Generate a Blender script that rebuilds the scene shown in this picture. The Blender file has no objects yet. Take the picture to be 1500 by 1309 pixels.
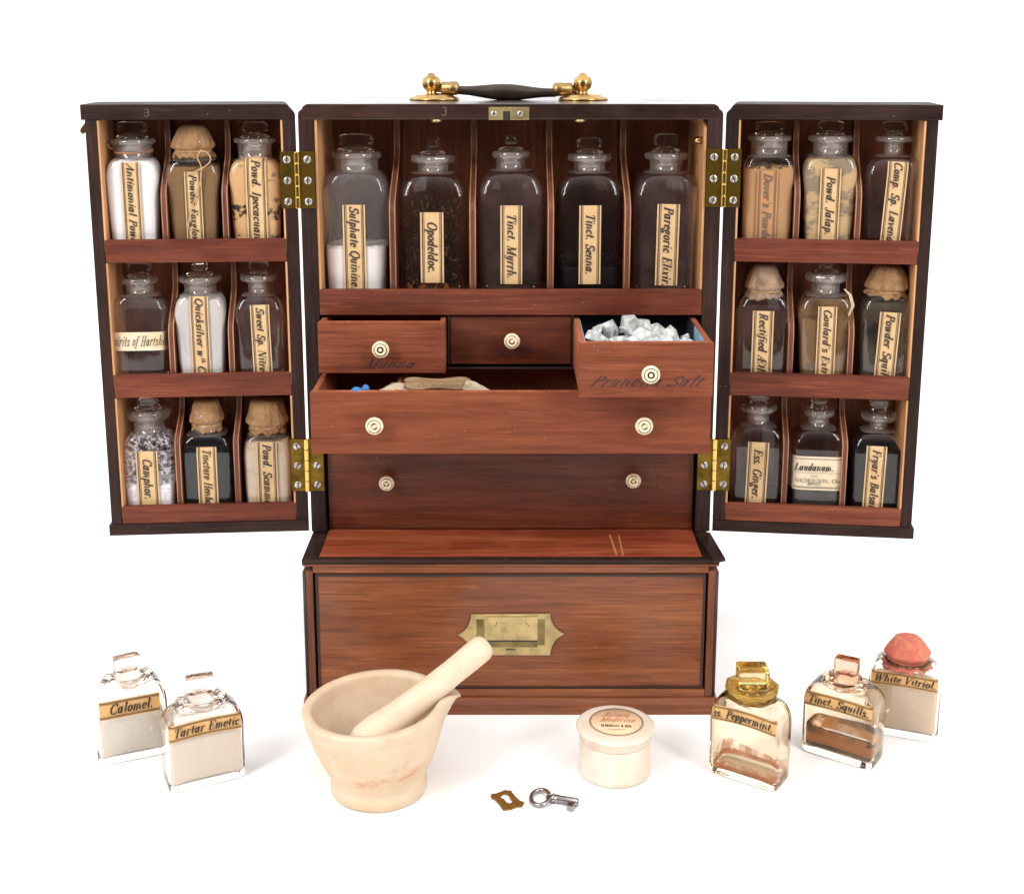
import bpy, bmesh, math, random
from math import sin, cos, pi, radians, sqrt
from mathutils import Matrix, Vector, noise as mnoise

sc = bpy.context.scene
COL = sc.collection

# ------------------------------------------------------------------ camera
PITCH = radians(12.0); F = 1907.0; PX, PY = 748.0, 475.0; PW, PH = 1500.0, 1309.0
CAMP = Vector((0.0, -0.94425, 0.48457))
cam = bpy.data.cameras.new('camera'); camo = bpy.data.objects.new('camera', cam); COL.objects.link(camo)
camo.location = CAMP; camo.rotation_euler = (pi/2 - PITCH, 0, 0)
cam.sensor_width = 36.0; cam.sensor_fit = 'HORIZONTAL'; cam.lens = F/PW*36.0
cam.shift_x = (PW/2 - PX)/PW; cam.shift_y = -(PH/2 - PY)/PW
cam.clip_start = 0.01; cam.clip_end = 200
sc.camera = camo

# ------------------------------------------------------------------ light
w = bpy.data.worlds.new('World'); sc.world = w; w.use_nodes = True
bg = w.node_tree.nodes['Background']; bg.inputs[1].default_value = 1.0
# white studio: bright overhead and behind the chest, dim on the photographer's side
_t = w.node_tree; _tc = _t.nodes.new('ShaderNodeTexCoord'); _dt = _t.nodes.new('ShaderNodeVectorMath'); _dt.operation = 'DOT_PRODUCT'
_dt.inputs[1].default_value = (0, .8, .6); _t.links.new(_tc.outputs['Generated'], _dt.inputs[0])
_mr = _t.nodes.new('ShaderNodeMapRange'); _mr.interpolation_type = 'SMOOTHSTEP'
for _k, _v in ((1, -.75), (2, .25), (3, .08), (4, 1.68)): _mr.inputs[_k].default_value = _v
_t.links.new(_dt.outputs['Value'], _mr.inputs[0]); _t.links.new(_mr.outputs[0], bg.inputs[0])

def area(name, loc, target, size, power, col=(1, 1, 1), sy=None):
    l = bpy.data.lights.new(name, 'AREA'); l.energy = power; l.size = size; l.color = col
    if sy: l.shape = 'RECTANGLE'; l.size_y = sy
    o = bpy.data.objects.new(name, l); COL.objects.link(o); o.location = loc
    d = Vector(target) - Vector(loc); o.rotation_euler = d.to_track_quat('-Z', 'Y').to_euler()
area('softbox', (-1.02, -1.12, 1.12), (0, 0, 0.22), 0.36, 21, (1, .965, .92), 1.0)
area('softbox', (1.02, -1.12, 1.12), (0, 0, 0.22), 0.36, 17, (1, .965, .92), 1.0)
vs = sc.view_settings; vs.view_transform = 'Standard'; vs.look = 'None'; vs.gamma = 1; vs.exposure = 0; vs.use_curve_mapping = False
sc.display_settings.display_device = 'sRGB'
cy = sc.cycles
cy.max_bounces = 14; cy.diffuse_bounces = 4; cy.glossy_bounces = 6; cy.transmission_bounces = 12; cy.transparent_max_bounces = 32
cy.use_denoising = True; cy.caustics_reflective = False; cy.caustics_refractive = True; cy.blur_glossy = 0.3
cy.sample_clamp_indirect = 6.0
try:
    cy.denoiser = 'OPENIMAGEDENOISE'; cy.denoising_input_passes = 'RGB_ALBEDO_NORMAL'; cy.denoising_prefilter = 'ACCURATE'
except Exception: pass
rnd = random.Random(7)

# ------------------------------------------------------------------ photo measurements -> planes of the place
cP, sP = cos(PITCH), sin(PITCH)
def ray(px, py): return Vector((px-PX, F*cP-(py-PY)*sP, -F*sP-(py-PY)*cP))
def onY(px, py, Y=0.0):
    d = ray(px, py); t = (Y-CAMP.y)/d.y; return CAMP + t*d
def onZ(px, py, Z=0.0):
    d = ray(px, py); t = (Z-CAMP.z)/d.z; return CAMP + t*d
def onM(px, py, M, w_):
    Mi = M.inverted(); o = Mi @ CAMP; d = Mi.to_3x3() @ ray(px, py); t = (w_-o.y)/d.y; return o + t*d

# ------------------------------------------------------------------ materials
MATS = {}
class N:
    def __init__(s, name):
        s.m = bpy.data.materials.new(name); s.m.use_nodes = True; s.t = s.m.node_tree; s.t.nodes.clear()
        s.out = s.t.nodes.new('ShaderNodeOutputMaterial')
    def n(s, typ, ins=None, **kw):
        k = s.t.nodes.new('ShaderNode'+typ)
        for a, b in kw.items(): setattr(k, a, b)
        for a, b in (ins or {}).items():
            if isinstance(b, bpy.types.NodeSocket): s.t.links.new(b, k.inputs[a])
            else: k.inputs[a].default_value = b
        return k
    def ramp(s, fac, stops, interp='LINEAR'):
        r = s.t.nodes.new('ShaderNodeValToRGB'); r.color_ramp.interpolation = interp
        e = r.color_ramp.elements
        while len(e) < len(stops): e.new(.5)
        for q, (p, c) in zip(e, stops):
            q.position = p; q.color = (c, c, c, 1) if isinstance(c, (int, float)) else (*c, 1)
        s.t.links.new(fac, r.inputs[0]); return r.outputs[0]
    def coords(s, scale=(1, 1, 1), rot=(0, 0, 0), rand=True):
        tc = s.n('TexCoord'); v = tc.outputs['Object']
        if rand:
            oi = s.n('ObjectInfo'); mu = s.n('VectorMath', {0: v}, operation='ADD')
            cm = s.n('CombineXYZ', {0: oi.outputs['Random'], 1: oi.outputs['Random'], 2: oi.outputs['Random']})
            s.t.links.new(cm.outputs[0], mu.inputs[1]); v = mu.outputs[0]
        mp = s.n('Mapping', {'Vector': v, 'Scale': scale, 'Rotation': rot}); return mp.outputs[0]
    def noise(s, vec, scale, detail=4, rough=.55, dist=0):
        return s.n('TexNoise', {'Vector': vec, 'Scale': scale, 'Detail': detail, 'Roughness': rough, 'Distortion': dist}).outputs['Fac']
    def mix(s, f, a, b, blend='MIX'):
        k = s.n('MixRGB', {'Fac': f}, blend_type=blend)
        for i, x in ((1, a), (2, b)):
            if isinstance(x, bpy.types.NodeSocket): s.t.links.new(x, k.inputs[i])
            else: k.inputs[i].default_value = (*x, 1)
        return k.outputs[0]
    def math(s, op, a, b=None):
        k = s.n('Math', operation=op)
        for i, x in ((0, a), (1, b)):
            if x is None: continue
            if isinstance(x, bpy.types.NodeSocket): s.t.links.new(x, k.inputs[i])
            else: k.inputs[i].default_value = x
        return k.outputs[0]
    def bump(s, h, strength=.2, dist=.001):
        return s.n('Bump', {'Height': h, 'Strength': strength, 'Distance': dist}).outputs[0]
    def bsdf(s, col, rough=.5, **kw):
        b = s.n('BsdfPrincipled')
        def put(k, v):
            if isinstance(v, bpy.types.NodeSocket): s.t.links.new(v, b.inputs[k])
            elif isinstance(v, tuple) and len(b.inputs[k].default_value) == 4: b.inputs[k].default_value = (*v[:3], 1)
            else: b.inputs[k].default_value = v
        put('Base Color', col); put('Roughness', rough)
        for k, v in kw.items(): put(k.replace('_', ' '), v)
        return b
    def done(s, sh):
        s.t.links.new(sh.outputs[0] if hasattr(sh, 'outputs') else sh, s.out.inputs[0]); return s.m

def wood(name, dark, mid, light, axis='x', rough=.42, fig=1.0, coat=0.0, spec=.4, wear=.25, tilt=0.0):
    k = N(name)
    sc_ = {'x': (8, 150, 150), 'z': (150, 150, 8), 'y': (150, 8, 150)}[axis]
    sb = {'x': (3.4, 34, 34), 'z': (34, 34, 3.4), 'y': (34, 3.4, 34)}[axis]
    sp = {'x': (22, 500, 500), 'z': (500, 500, 22), 'y': (500, 22, 500)}[axis]
    rot = (0, tilt, 0)
    v1 = k.coords(sc_, rot); v2 = k.coords(sb, rot); v3 = k.coords(sp, rot); v4 = k.coords((1, 1, 1))
    n1 = k.noise(v1, 1.6, 6, .6, .4); n2 = k.noise(v2, 1.5, 3, .5, .9); n3 = k.noise(v3, 1.0, 2, .5)
    n4 = k.noise(v4, 30, 4, .6)
    f = k.math('ADD', k.math('MULTIPLY', n1, .45), k.math('MULTIPLY', n2, .55))
    c = k.ramp(f, [(.36, dark), (.5, mid), (.64, light)])
    fg = k.noise(k.coords(tuple(q*.4 for q in sb), (0, tilt+.12, 0)), 1.3, 4, .62, 2.2)          # broad dark figure
    c = k.mix(k.math('MULTIPLY', k.ramp(fg, [(.44, 0.0), (.64, 1.0)]), .36), c, tuple(x*.62 for x in dark))
    fine = k.noise(k.coords(tuple(q*2.2 for q in sc_), rot), 2.0, 3, .7)
    c = k.mix(k.math('MULTIPLY', k.ramp(fine, [(.45, 1.0), (.60, 0.0)]), .3), c, tuple(x*.8 for x in dark))
    pore = k.ramp(n3, [(.34, 1.0), (.42, 0.0)])
    c = k.mix(k.math('MULTIPLY', pore, .36*fig), c, tuple(x*.35 for x in dark))
    streak = k.ramp(n3, [(.62, 0.0), (.72, 1.0)])
    c = k.mix(k.math('MULTIPLY', streak, .24*fig), c, tuple(min(1, x*1.9+.01) for x in light))
    wr = k.ramp(n4, [(.45, 0.0), (.75, 1.0)])
    c = k.mix(k.math('MULTIPLY', wr, wear), c, tuple(x*1.25+.012 for x in mid))
    # dust specks and small scratches
    sp2 = k.n('TexVoronoi', {'Vector': v4, 'Scale': 190.0}, feature='F1')
    dots = k.ramp(sp2.outputs['Distance'], [(.05, 1.0), (.09, 0.0)])
    keep = k.ramp(k.noise(v4, 55, 2), [(.60, 0.0), (.64, 1.0)])
    c = k.mix(k.math('MULTIPLY', k.math('MULTIPLY', dots, keep), .45), c, (.42, .3, .24))
    r = k.ramp(n4, [(.3, max(0, rough-.1)), (.7, min(1, rough+.14))])
    bs = k.bsdf(c, r, Normal=k.bump(k.math('ADD', n1, k.math('MULTIPLY', pore, -.6)), .12, .0006), Specular_IOR_Level=spec, Coat_Weight=coat, Coat_Roughness=.12)
    return k.done(bs)

def plain(name, col, rough=.5, metallic=0, var=.15, scale=60, bump=.1, **kw):
    k = N(name); v = k.coords(); n1 = k.noise(v, scale, 5, .6)
    c = k.mix(k.ramp(n1, [(.3, 0.0), (.7, 1.0)]), tuple(x*(1-var) for x in col), tuple(min(1, x*(1+var)) for x in col))
    bs = k.bsdf(c, rough, Metallic=metallic, Normal=k.bump(n1, bump, .0006), **kw); return k.done(bs)

M = MATS
M['edge'] = wood('dark_edge_wood', (.014, .007, .0055), (.028, .0125, .010), (.052, .023, .017), 'z', .5, .8, wear=.25, spec=.14)
M['edgex'] = wood('dark_edge_wood_across', (.014, .007, .0055), (.030, .0135, .0105), (.055, .025, .018), 'x', .5, .8, wear=.3, spec=.14)
M['top'] = wood('polished_top_wood', (.018, .008, .006), (.034, .015, .0115), (.06, .027, .02), 'x', .3, .7, wear=.3, spec=.2, coat=.5)
M['rail'] = wood('rail_mahogany', (.075, .015, .008), (.140, .030, .013), (.205, .055, .023), 'x', .46, .95, spec=.24)
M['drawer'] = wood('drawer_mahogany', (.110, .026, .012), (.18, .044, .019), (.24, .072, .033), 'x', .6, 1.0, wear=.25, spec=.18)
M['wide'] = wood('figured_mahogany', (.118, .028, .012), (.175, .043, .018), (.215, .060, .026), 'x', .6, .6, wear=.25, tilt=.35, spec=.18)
M['deep'] = wood('shaded_mahogany', (.060, .011, .0045), (.110, .024, .009), (.155, .041, .015), 'x', .42, .6, tilt=.12, spec=.25)  # shade over the deep drawer put into its colour; one small drawer shares it
M['base'] = wood('polished_mahogany', (.125, .034, .012), (.188, .054, .019), (.25, .084, .031), 'x', .34, 1.0, coat=.18, wear=.1, tilt=.05, spec=.25)
M['basev'] = wood('polished_mahogany_upright', (.085, .024, .011), (.145, .044, .018), (.20, .072, .030), 'z', .36, .8, coat=.12, spec=.22)
M['step'] = wood('worn_red_mahogany', (.15, .028, .012), (.26, .052, .020), (.40, .125, .055), 'x', .42, .8, wear=.5, spec=.3)
M['inner'] = wood('inner_mahogany', (.11, .026, .009), (.17, .046, .016), (.24, .08, .03), 'z', .6, .4, wear=.2, spec=.2)
M['cutx'] = wood('cut_mahogany', (.27, .070, .030), (.36, .105, .045), (.44, .15, .07), 'y', .6, .5)
M['partedge'] = wood('worn_partition_edge', (.28, .12, .05), (.42, .20, .085), (.52, .28, .13), 'z', .6, .5)
M['part'] = wood('partition_wood', (.07, .018, .012), (.125, .034, .022), (.20, .065, .038), 'z', .5, .6)
M['lining'] = wood('pale_lining_wood', (.42, .19, .075), (.54, .27, .115), (.62, .35, .17), 'z', .6, .4)
M['black'] = plain('black_gap', (.008, .005, .004), .6)
M['groove'] = plain('dark_groove', (.016, .007, .006), .5)

def brass(name, col, rough, tarn=.35):
    k = N(name); v = k.coords(); n1 = k.noise(v, 90, 5, .65); n2 = k.noise(v, 700, 2)
    c = k.mix(k.ramp(n1, [(.42, 0.0), (.68, 1.0)]), col, tuple(x*(1-tarn) for x in col))
    r = k.ramp(n1, [(.3, rough-.06), (.7, rough+.15)])
    return k.done(k.bsdf(c, r, Metallic=1.0, Normal=k.bump(n2, .05, .0004)))
M['brass'] = brass('polished_brass', (.54, .34, .125), .22, .5)
M['brassbar'] = plain('smooth_brass_knuckle', (.62, .38, .10), .2, 1.0, .06, 300, .02)
M['brassdark'] = brass('dull_brass_socket', (.40, .27, .11), .3, .55)
M['brassold'] = brass('aged_brass_leaf', (.16, .095, .016), .36, .5)
M['brassplate'] = brass('brushed_brass', (.52, .40, .19), .38, .3)
M['brassslot'] = brass('tarnished_brass', (.27, .2, .085), .42, .4)
M['bronze'] = plain('dark_bronze', (.06, .045, .035), .3, .75, .3, 60, .12)
M['steel'] = brass('screw_steel', (.52, .48, .44), .34, .45)
M['keysteel'] = brass('key_steel', (.40, .36, .36), .2, .4)
M['esc'] = plain('brown_brass', (.24, .115, .022), .45, .55, .3, 160, .1)
M['scuff'] = wood('scuffed_wood', (.36, .13, .06), (.46, .20, .10), (.52, .26, .14), 'y', .6, .5)
M['stamp'] = plain('pale_stamp', (.10, .062, .052), .6)
M['slot'] = plain('slot_dark', (.02, .017, .015), .6)

def ivory():
    k = N('ivory_bone'); v = k.coords(); n1 = k.noise(v, 260, 4, .6)
    c = k.mix(k.ramp(n1, [(.35, 0.0), (.7, 1.0)]), (.80, .68, .50), (.63, .47, .29))
    return k.done(k.bsdf(c, .32, Subsurface_Weight=.1, Subsurface_Radius=(.002, .0015, .001), Normal=k.bump(n1, .06, .0004)))
M['ivory'] = ivory()
M['ivoryline'] = plain('ivory_grime', (.42, .29, .17), .6)

def ceramic(name, base, stain, rust, gloss=.45, smear=None):
    k = N(name); v = k.coords(); vs_ = k.coords((14, 14, 60))
    n1 = k.noise(v, 35, 6, .6); n2 = k.noise(vs_, 1.6, 5, .65); n3 = k.noise(v, 240, 3); n5 = k.noise(k.coords((20, 20, 42)), 1.5, 6, .75)
    c = k.mix(k.ramp(n1, [(.35, 0.0), (.72, .85)]), base, stain)
    c = k.mix(k.math('MULTIPLY', k.ramp(n2, [(.5, 0.0), (.72, 1.0)]), .5), c, tuple(x*.9 for x in stain))
    c = k.mix(k.math('MULTIPLY', k.ramp(n5, [(.60, 0.0), (.72, 1.0)]), .42), c, rust)
    dots = k.n('TexVoronoi', {'Vector': v, 'Scale': 120.0}).outputs['Distance']
    keep = k.ramp(k.noise(v, 40, 2), [(.64, 0.0), (.68, 1.0)])
    c = k.mix(k.math('MULTIPLY', k.math('MULTIPLY', k.ramp(dots, [(.07, 1.0), (.14, 0.0)]), keep), .7), c, (.2, .09, .045))
    if smear:      # rubbed reddish mark round the front of the bowl
        xyz = k.n('SeparateXYZ', {0: k.n('TexCoord').outputs['Object']})
        zz = k.math('ADD', xyz.outputs['Z'], k.math('MULTIPLY', xyz.outputs['X'], -.16))
        band = k.ramp(k.math('MULTIPLY', k.math('ABSOLUTE', k.math('SUBTRACT', zz, .0235)), 100.0), [(.12, 1.0), (.5, 0.0)])
        side = k.ramp(k.math('MULTIPLY', k.math('ABSOLUTE', k.math('SUBTRACT', xyz.outputs['X'], .006)), 20.0), [(.3, 1.0), (.62, 0.0)])
        nf = k.ramp(k.noise(k.coords((60, 60, 160), rand=False), 1.6, 5, .7), [(.42, 0.0), (.62, 1.0)])
        fr_ = k.ramp(k.math('MULTIPLY', xyz.outputs['Y'], -20.0), [(.1, 0.0), (.4, 1.0)])
        c = k.mix(k.math('MULTIPLY', k.math('MULTIPLY', k.math('MULTIPLY', band, side), nf), k.math('MULTIPLY', fr_, .75)), c, smear)
    return k.done(k.bsdf(c, k.ramp(n1, [(.3, gloss-.08), (.7, gloss+.12)]), Normal=k.bump(k.math('ADD', n3, k.math('MULTIPLY', n2, 1.6)), .14, .0006)))
M['mortar'] = ceramic('stained_biscuit_ware', (.58, .455, .335), (.49, .335, .20), (.43, .19, .10), .6, (.46, .16, .08))
M['pestle'] = ceramic('worn_pestle_ware', (.64, .525, .40), (.55, .40, .26), (.40, .20, .10), .5)
M['pot'] = ceramic('cream_glazed_pot', (.66, .60, .515), (.57, .45, .33), (.48, .23, .10), .28)

def paper(name, col, stain, amt=.5):
    k = N(name); v = k.coords(); n1 = k.noise(v, 70, 5, .6); n2 = k.noise(v, 900, 2)
    c = k.mix(k.math('MULTIPLY', k.ramp(n1, [(.38, 0.0), (.72, 1.0)]), amt), col, stain)
    return k.done(k.bsdf(c, .6, Normal=k.bump(n2, .08, .0003)))
M['paper'] = paper('tan_label_paper', (.56, .375, .19), (.44, .245, .095), .55)
M['paperorange'] = paper('amber_label_paper', (.56, .33, .12), (.40, .18, .05), .55)
M['paperfaded'] = paper('brown_faded_label', (.40, .19, .075), (.30, .13, .05), .6)
M['papercream'] = paper('cream_paper', (.62, .53, .39), (.54, .36, .17), .55)
M['paperwhite'] = paper('packet_paper', (.80, .70, .54), (.62, .44, .24), .4)
M['papertan'] = paper('brown_packet_paper', (.52, .36, .2), (.4, .24, .11), .5)
M['paperlid'] = paper('pink_cream_paper', (.74, .52, .34), (.70, .36, .17), .6)
M['ink'] = plain('black_ink', (.012, .009, .009), .6)
M['inkbrown'] = plain('brown_ink', (.045, .022, .015), .6)
M['inkred'] = plain('faded_red_ink', (.42, .15, .07), .7)
M['inkgrey'] = plain('faded_ink', (.10, .075, .06), .7)
M['inkwood'] = plain('ink_on_wood', (.022, .011, .013), .7)

def powder(name, col, col2, patch=None, streak=.6, thr=.58):
    k = N(name); v = k.coords(); vz = k.coords((70, 70, 9)); n1 = k.noise(vz, 1.2, 5, .6); n2 = k.noise(v, 420, 4, .7)
    c = k.mix(k.math('MULTIPLY', k.ramp(n1, [(.35, 0.0), (.68, 1.0)]), streak), col, col2)
    if patch:
        n3 = k.noise(k.coords((1, 1, 1.6)), 52, 6, .7)
        c = k.mix(k.ramp(n3, [(thr, 0.0), (thr+.06, .9)]), c, patch)
    return k.done(k.bsdf(c, .85, Specular_IOR_Level=.2, Normal=k.bump(n2, .35, .0008)))
M['p_white'] = powder('white_powder', (.80, .78, .79), (.62, .60, .62), None, .5)
M['p_quinine'] = powder('off_white_powder', (.74, .70, .67), (.58, .53, .5), None, .5)
M['p_grey'] = powder('grey_white_powder', (.56, .53, .51), (.42, .39, .37), None, .8)
M['p_brown'] = powder('brown_powder', (.20, .115, .052), (.14, .078, .034), None, .6)
M['p_ipecac'] = powder('tan_powder_dark_clumps', (.60, .39, .19), (.50, .25, .10), (.10, .075, .06), .8, .565)
M['p_dover'] = powder('fawn_powder', (.44, .25, .12), (.34, .18, .08), (.3, .2, .13), .6, .64)
M['p_jalap'] = powder('mottled_tan_powder', (.52, .37, .19), (.42, .26, .13), (.22, .17, .12), .8, .49)
M['p_scam'] = powder('pale_buff_powder', (.56, .44, .32), (.46, .34, .23), (.40, .29, .19), .6, .58)
M['p_goul'] = powder('murky_brown_liquid', (.17, .095, .042), (.12, .065, .03), (.10, .055, .028), .8, .55)
M['p_squill'] = powder('grey_brown_powder', (.10, .075, .05), (.065, .045, .03), None, .8)
M['p_tartar'] = powder('ivory_powder', (.80, .75, .67), (.72, .66, .57), None, .5)
M['p_calomel'] = powder('white_calomel_powder', (.84, .81, .76), (.76, .72, .66), None, .5)
M['p_vitriol'] = powder('buff_white_powder', (.74, .62, .48), (.64, .52, .38), None, .5)
def liquid(name, col, rough=.2, film=None):
    k = N(name); v = k.coords(); n1 = k.noise(v, 90, 4, .6)
    c = k.mix(k.ramp(n1, [(.4, 0.0), (.75, 1.0)]), col, film or tuple(x*1.8 for x in col))
    return k.done(k.bsdf(c, rough, Specular_IOR_Level=.06))
M['l_black'] = liquid('black_tincture', (.004, .003, .003))
M['l_ink'] = liquid('blue_black_tincture', (.006, .007, .008))
M['l_brown'] = liquid('dark_brown_tincture', (.012, .008, .007))
M['l_dregs'] = liquid('umber_dregs', (.05, .02, .005), .25)
M['l_grey'] = liquid('grey_sediment', (.035, .028, .024), .4, (.075, .06, .05))

def film(name, col, lo, hi, scale, amax=.8, zs=1.0, transl=.4):
    k = N(name); v = k.coords((1, 1, zs)); n1 = k.noise(v, scale, 5, .65)
    a = k.ramp(n1, [(lo, 0.0), (hi, amax)])
    d = k.n('BsdfDiffuse', {'Color': (*col, 1)}); tl = k.n('BsdfTranslucent', {'Color': (*col, 1)})
    md = k.n('MixShader', {0: transl}); k.t.links.new(d.outputs[0], md.inputs[1]); k.t.links.new(tl.outputs[0], md.inputs[2])
    tr = k.n('BsdfTransparent'); mx = k.n('MixShader', {0: a}); k.t.links.new(tr.outputs[0], mx.inputs[1]); k.t.links.new(md.outputs[0], mx.inputs[2])
    return k.done(mx)
M['f_dust'] = film('dust_on_glass', (.60, .55, .54), .30, .8, 1500, .42)
M['f_clump'] = film('dark_clumps', (.07, .055, .045), .50, .57, 160, .92)
M['f_frost'] = film('camphor_frost', (.78, .72, .76), .46, .60, 330, .9)
M['f_brown'] = film('brown_residue', (.16, .08, .03), .42, .75, 120, .8)
M['f_dirt'] = film('grime_flecks', (.14, .075, .03), .56, .66, 330, .75)
M['f_haze'] = film('grey_haze', (.25, .165, .15), .28, .8, 45, .36)
M['f_dark'] = film('dark_red_brown_film', (.018, .007, .006), .2, .7, 40, .72)
M['f_murk'] = film('murky_film', (.33, .2, .09), .30, .7, 60, .8)
M['f_grey'] = film('grey_green_film', (.16, .13, .09), .30, .7, 60, .8)
M['f_rust'] = film('rust_residue', (.30, .09, .015), .55, .62, 200, .9)
M['f_amber'] = film('amber_residue', (.82, .30, .015), .40, .58, 95, .8, .6, .75)
M['f_straw'] = film('straw_stain', (1.0, .84, .58), .3, .9, 40, .22, .6, .7)
M['f_umber'] = film('dark_umber_crust', (.09, .032, .006), .34, .56, 120, .96, 1.0, .35)
M['f_gold'] = film('gold_residue', (.74, .29, .015), .15, .5, 60, .92, 1.0, .75)

def thin_glass(name, tint=(.96, .955, .96), edge=(.66, .60, .58), dust=.007, f0=.036, dcol=(.5, .40, .38)):
    k = N(name); lw = k.n('LayerWeight', {'Blend': .5})
    f = k.math('POWER', lw.outputs['Facing'], 3.8)
    fr = k.math('ADD', k.math('MULTIPLY', f, .62), f0)
    v = k.coords(); n1 = k.noise(v, 55, 5, .65); n2 = k.noise(v, 28, 2)
    tc = k.mix(k.math('POWER', lw.outputs['Facing'], 2.2), tint, edge)
    tr = k.n('BsdfTransparent', {'Color': tc})
    gl = k.n('BsdfGlossy', {'Color': (1, 1, 1, 1), 'Roughness': .03, 'Normal': k.bump(n2, .2, .0012)})
    mx = k.n('MixShader', {0: fr}); k.t.links.new(tr.outputs[0], mx.inputs[1]); k.t.links.new(gl.outputs[0], mx.inputs[2])
    df = k.n('BsdfDiffuse', {'Color': (*dcol, 1)})
    m2 = k.n('MixShader', {0: k.ramp(n1, [(.3, dust*.3), (.8, dust*2)])})
    k.t.links.new(mx.outputs[0], m2.inputs[1]); k.t.links.new(df.outputs[0], m2.inputs[2])
    return k.done(m2)
M['glass'] = thin_glass('old_bottle_glass')
M['glassneck'] = thin_glass('frosted_neck_glass', (.93, .91, .9), (.66, .6, .58), .11, .05, (.62, .54, .5))
M['glassclear'] = thin_glass('clear_flask_glass', (.985, .975, .965), (.70, .56, .48), .0, .03)
def solid_glass(name, col, rough=.0, ripple=.06):
    k = N(name); v = k.coords(); n1 = k.noise(v, 60, 2)
    g = k.n('BsdfGlass', {'Color': (*col, 1), 'Roughness': rough, 'IOR': 1.44, 'Normal': k.bump(n1, ripple, .001)})
    return k.done(g)
M['sglass'] = solid_glass('solid_glass', (.985, .962, .94))
M['sglasswarm'] = solid_glass('stained_flask_glass', (.985, .945, .88))
M['stopper'] = solid_glass('stopper_glass', (.925, .88, .845), .05)
M['stopperbrown'] = solid_glass('brown_stopper_glass', (.88, .73, .64), .05)
M['stopperyellow'] = solid_glass('yellow_stopper_glass', (.975, .91, .70), .12)
def crust():
    k = N('yellow_crusted_glass'); v = k.coords(); n1 = k.noise(v, 130, 5, .6)
    g = k.n('BsdfGlass', {'Color': (.98, .90, .66, 1), 'Roughness': .12, 'IOR': 1.45})
    d = k.bsdf(k.mix(k.ramp(n1, [(.35, 0.0), (.7, 1.0)]), (.72, .44, .06), (.46, .22, .015)), .3, Transmission_Weight=.45)
    mx = k.n('MixShader', {0: k.ramp(n1, [(.34, .25), (.62, .9)])}); k.t.links.new(g.outputs[0], mx.inputs[1]); k.t.links.new(d.outputs[0], mx.inputs[2])
    return k.done(mx)
M['crust'] = crust()

def leather(name, col, col2, grime):
    k = N(name); v = k.coords(); n1 = k.noise(v, 160, 5, .65); n2 = k.noise(v, 70, 5, .6); n3 = k.noise(v, 1200, 2)
    c = k.mix(k.ramp(n1, [(.35, 0.0), (.7, 1.0)]), col, col2)
    c = k.mix(k.ramp(n2, [(.52, 0.0), (.70, .75)]), c, grime)
    return k.done(k.bsdf(c, .75, Specular_IOR_Level=.25, Normal=k.bump(k.math('ADD', k.math('ADD', n1, k.math('MULTIPLY', n3, .4)), n2), .75, .0016)))
M['leather'] = leather('tan_leather', (.33, .190, .090), (.235, .125, .056), (.12, .058, .027))
M['leatherpale'] = leather('dirty_pale_leather', (.36, .25, .165), (.26, .165, .10), (.07, .052, .042))
M['leatherred'] = leather('faded_red_leather', (.50, .15, .095), (.40, .085, .06), (.52, .25, .12))
M['twine'] = plain('brown_twine', (.30, .145, .065), .85, 0, .4, 300, .4)
M['twinepale'] = plain('pale_twine', (.42, .26, .13), .85, 0, .3, 300, .4)

def crystal():
    k = N('clear_salt_crystal'); v = k.coords(); n1 = k.noise(v, 150, 5, .6)
    g = k.bsdf((.90, .91, .90), .08, Transmission_Weight=.85, IOR=1.4, Subsurface_Weight=.0, Normal=k.bump(n1, .5, .001))
    d = k.bsdf((.86, .87, .86), .4)
    mx = k.n('MixShader', {0: k.ramp(n1, [(.36, .12), (.64, .62)])}); k.t.links.new(g.outputs[0], mx.inputs[1]); k.t.links.new(d.outputs[0], mx.inputs[2])
    return k.done(mx)
M['crystal'] = crystal()
M['bluepaper'] = plain('blue_lining_paper', (.22, .40, .55), .7)
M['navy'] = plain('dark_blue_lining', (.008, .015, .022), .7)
M['bluecloth'] = plain('bright_blue_cloth', (.04, .17, .45), .8, 0, .4, 300, .5)
M['ground'] = plain('white_table', (.93, .93, .93), .7, 0, .0, 10, .0)

# ------------------------------------------------------------------ helpers
def obj(name, bm, mat, parent=None, smooth=None, loc=None, weld=False):
    me = bpy.data.meshes.new(name)
    if weld: bmesh.ops.remove_doubles(bm, verts=bm.verts, dist=1e-6)
    bm.normal_update(); bm.to_mesh(me); bm.free()
    if smooth is not None:
        for p in me.polygons: p.use_smooth = smooth
    o = bpy.data.objects.new(name, me); COL.objects.link(o)
    mats = mat if isinstance(mat, list) else [mat]
    for x in mats: me.materials.append(M[x])
    if parent: o.parent = parent
    if loc: o.location = loc
    return o
def thing(name, label, cat, loc=(0, 0, 0), rotz=0, group=None):
    o = bpy.data.objects.new(name, None); COL.objects.link(o); o.empty_display_size = .01
    o.location = loc; o.rotation_euler = (0, 0, rotz); tag(o, label, cat, group); return o
def tag(o, label, cat, group=None):
    o['label'] = label; o['category'] = cat
    if group: o['group'] = group
    return o
def BM(): return bmesh.new()
def box(bm, x0, x1, y0, y1, z0, z1, bev=.0, mi=0, seg=2):
    t = bmesh.new()
    vs_ = [t.verts.new((x, y, z)) for x in (x0, x1) for y in (y0, y1) for z in (z0, z1)]
    for q in ((0, 1, 3, 2), (4, 6, 7, 5), (0, 4, 5, 1), (2, 3, 7, 6), (0, 2, 6, 4), (1, 5, 7, 3)): t.faces.new([vs_[i] for i in q])
    bmesh.ops.recalc_face_normals(t, faces=t.faces)
    if bev: bmesh.ops.bevel(t, geom=t.edges[:], offset=bev, segments=seg, profile=.5, affect='EDGES')
    join(bm, t, mi)
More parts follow.
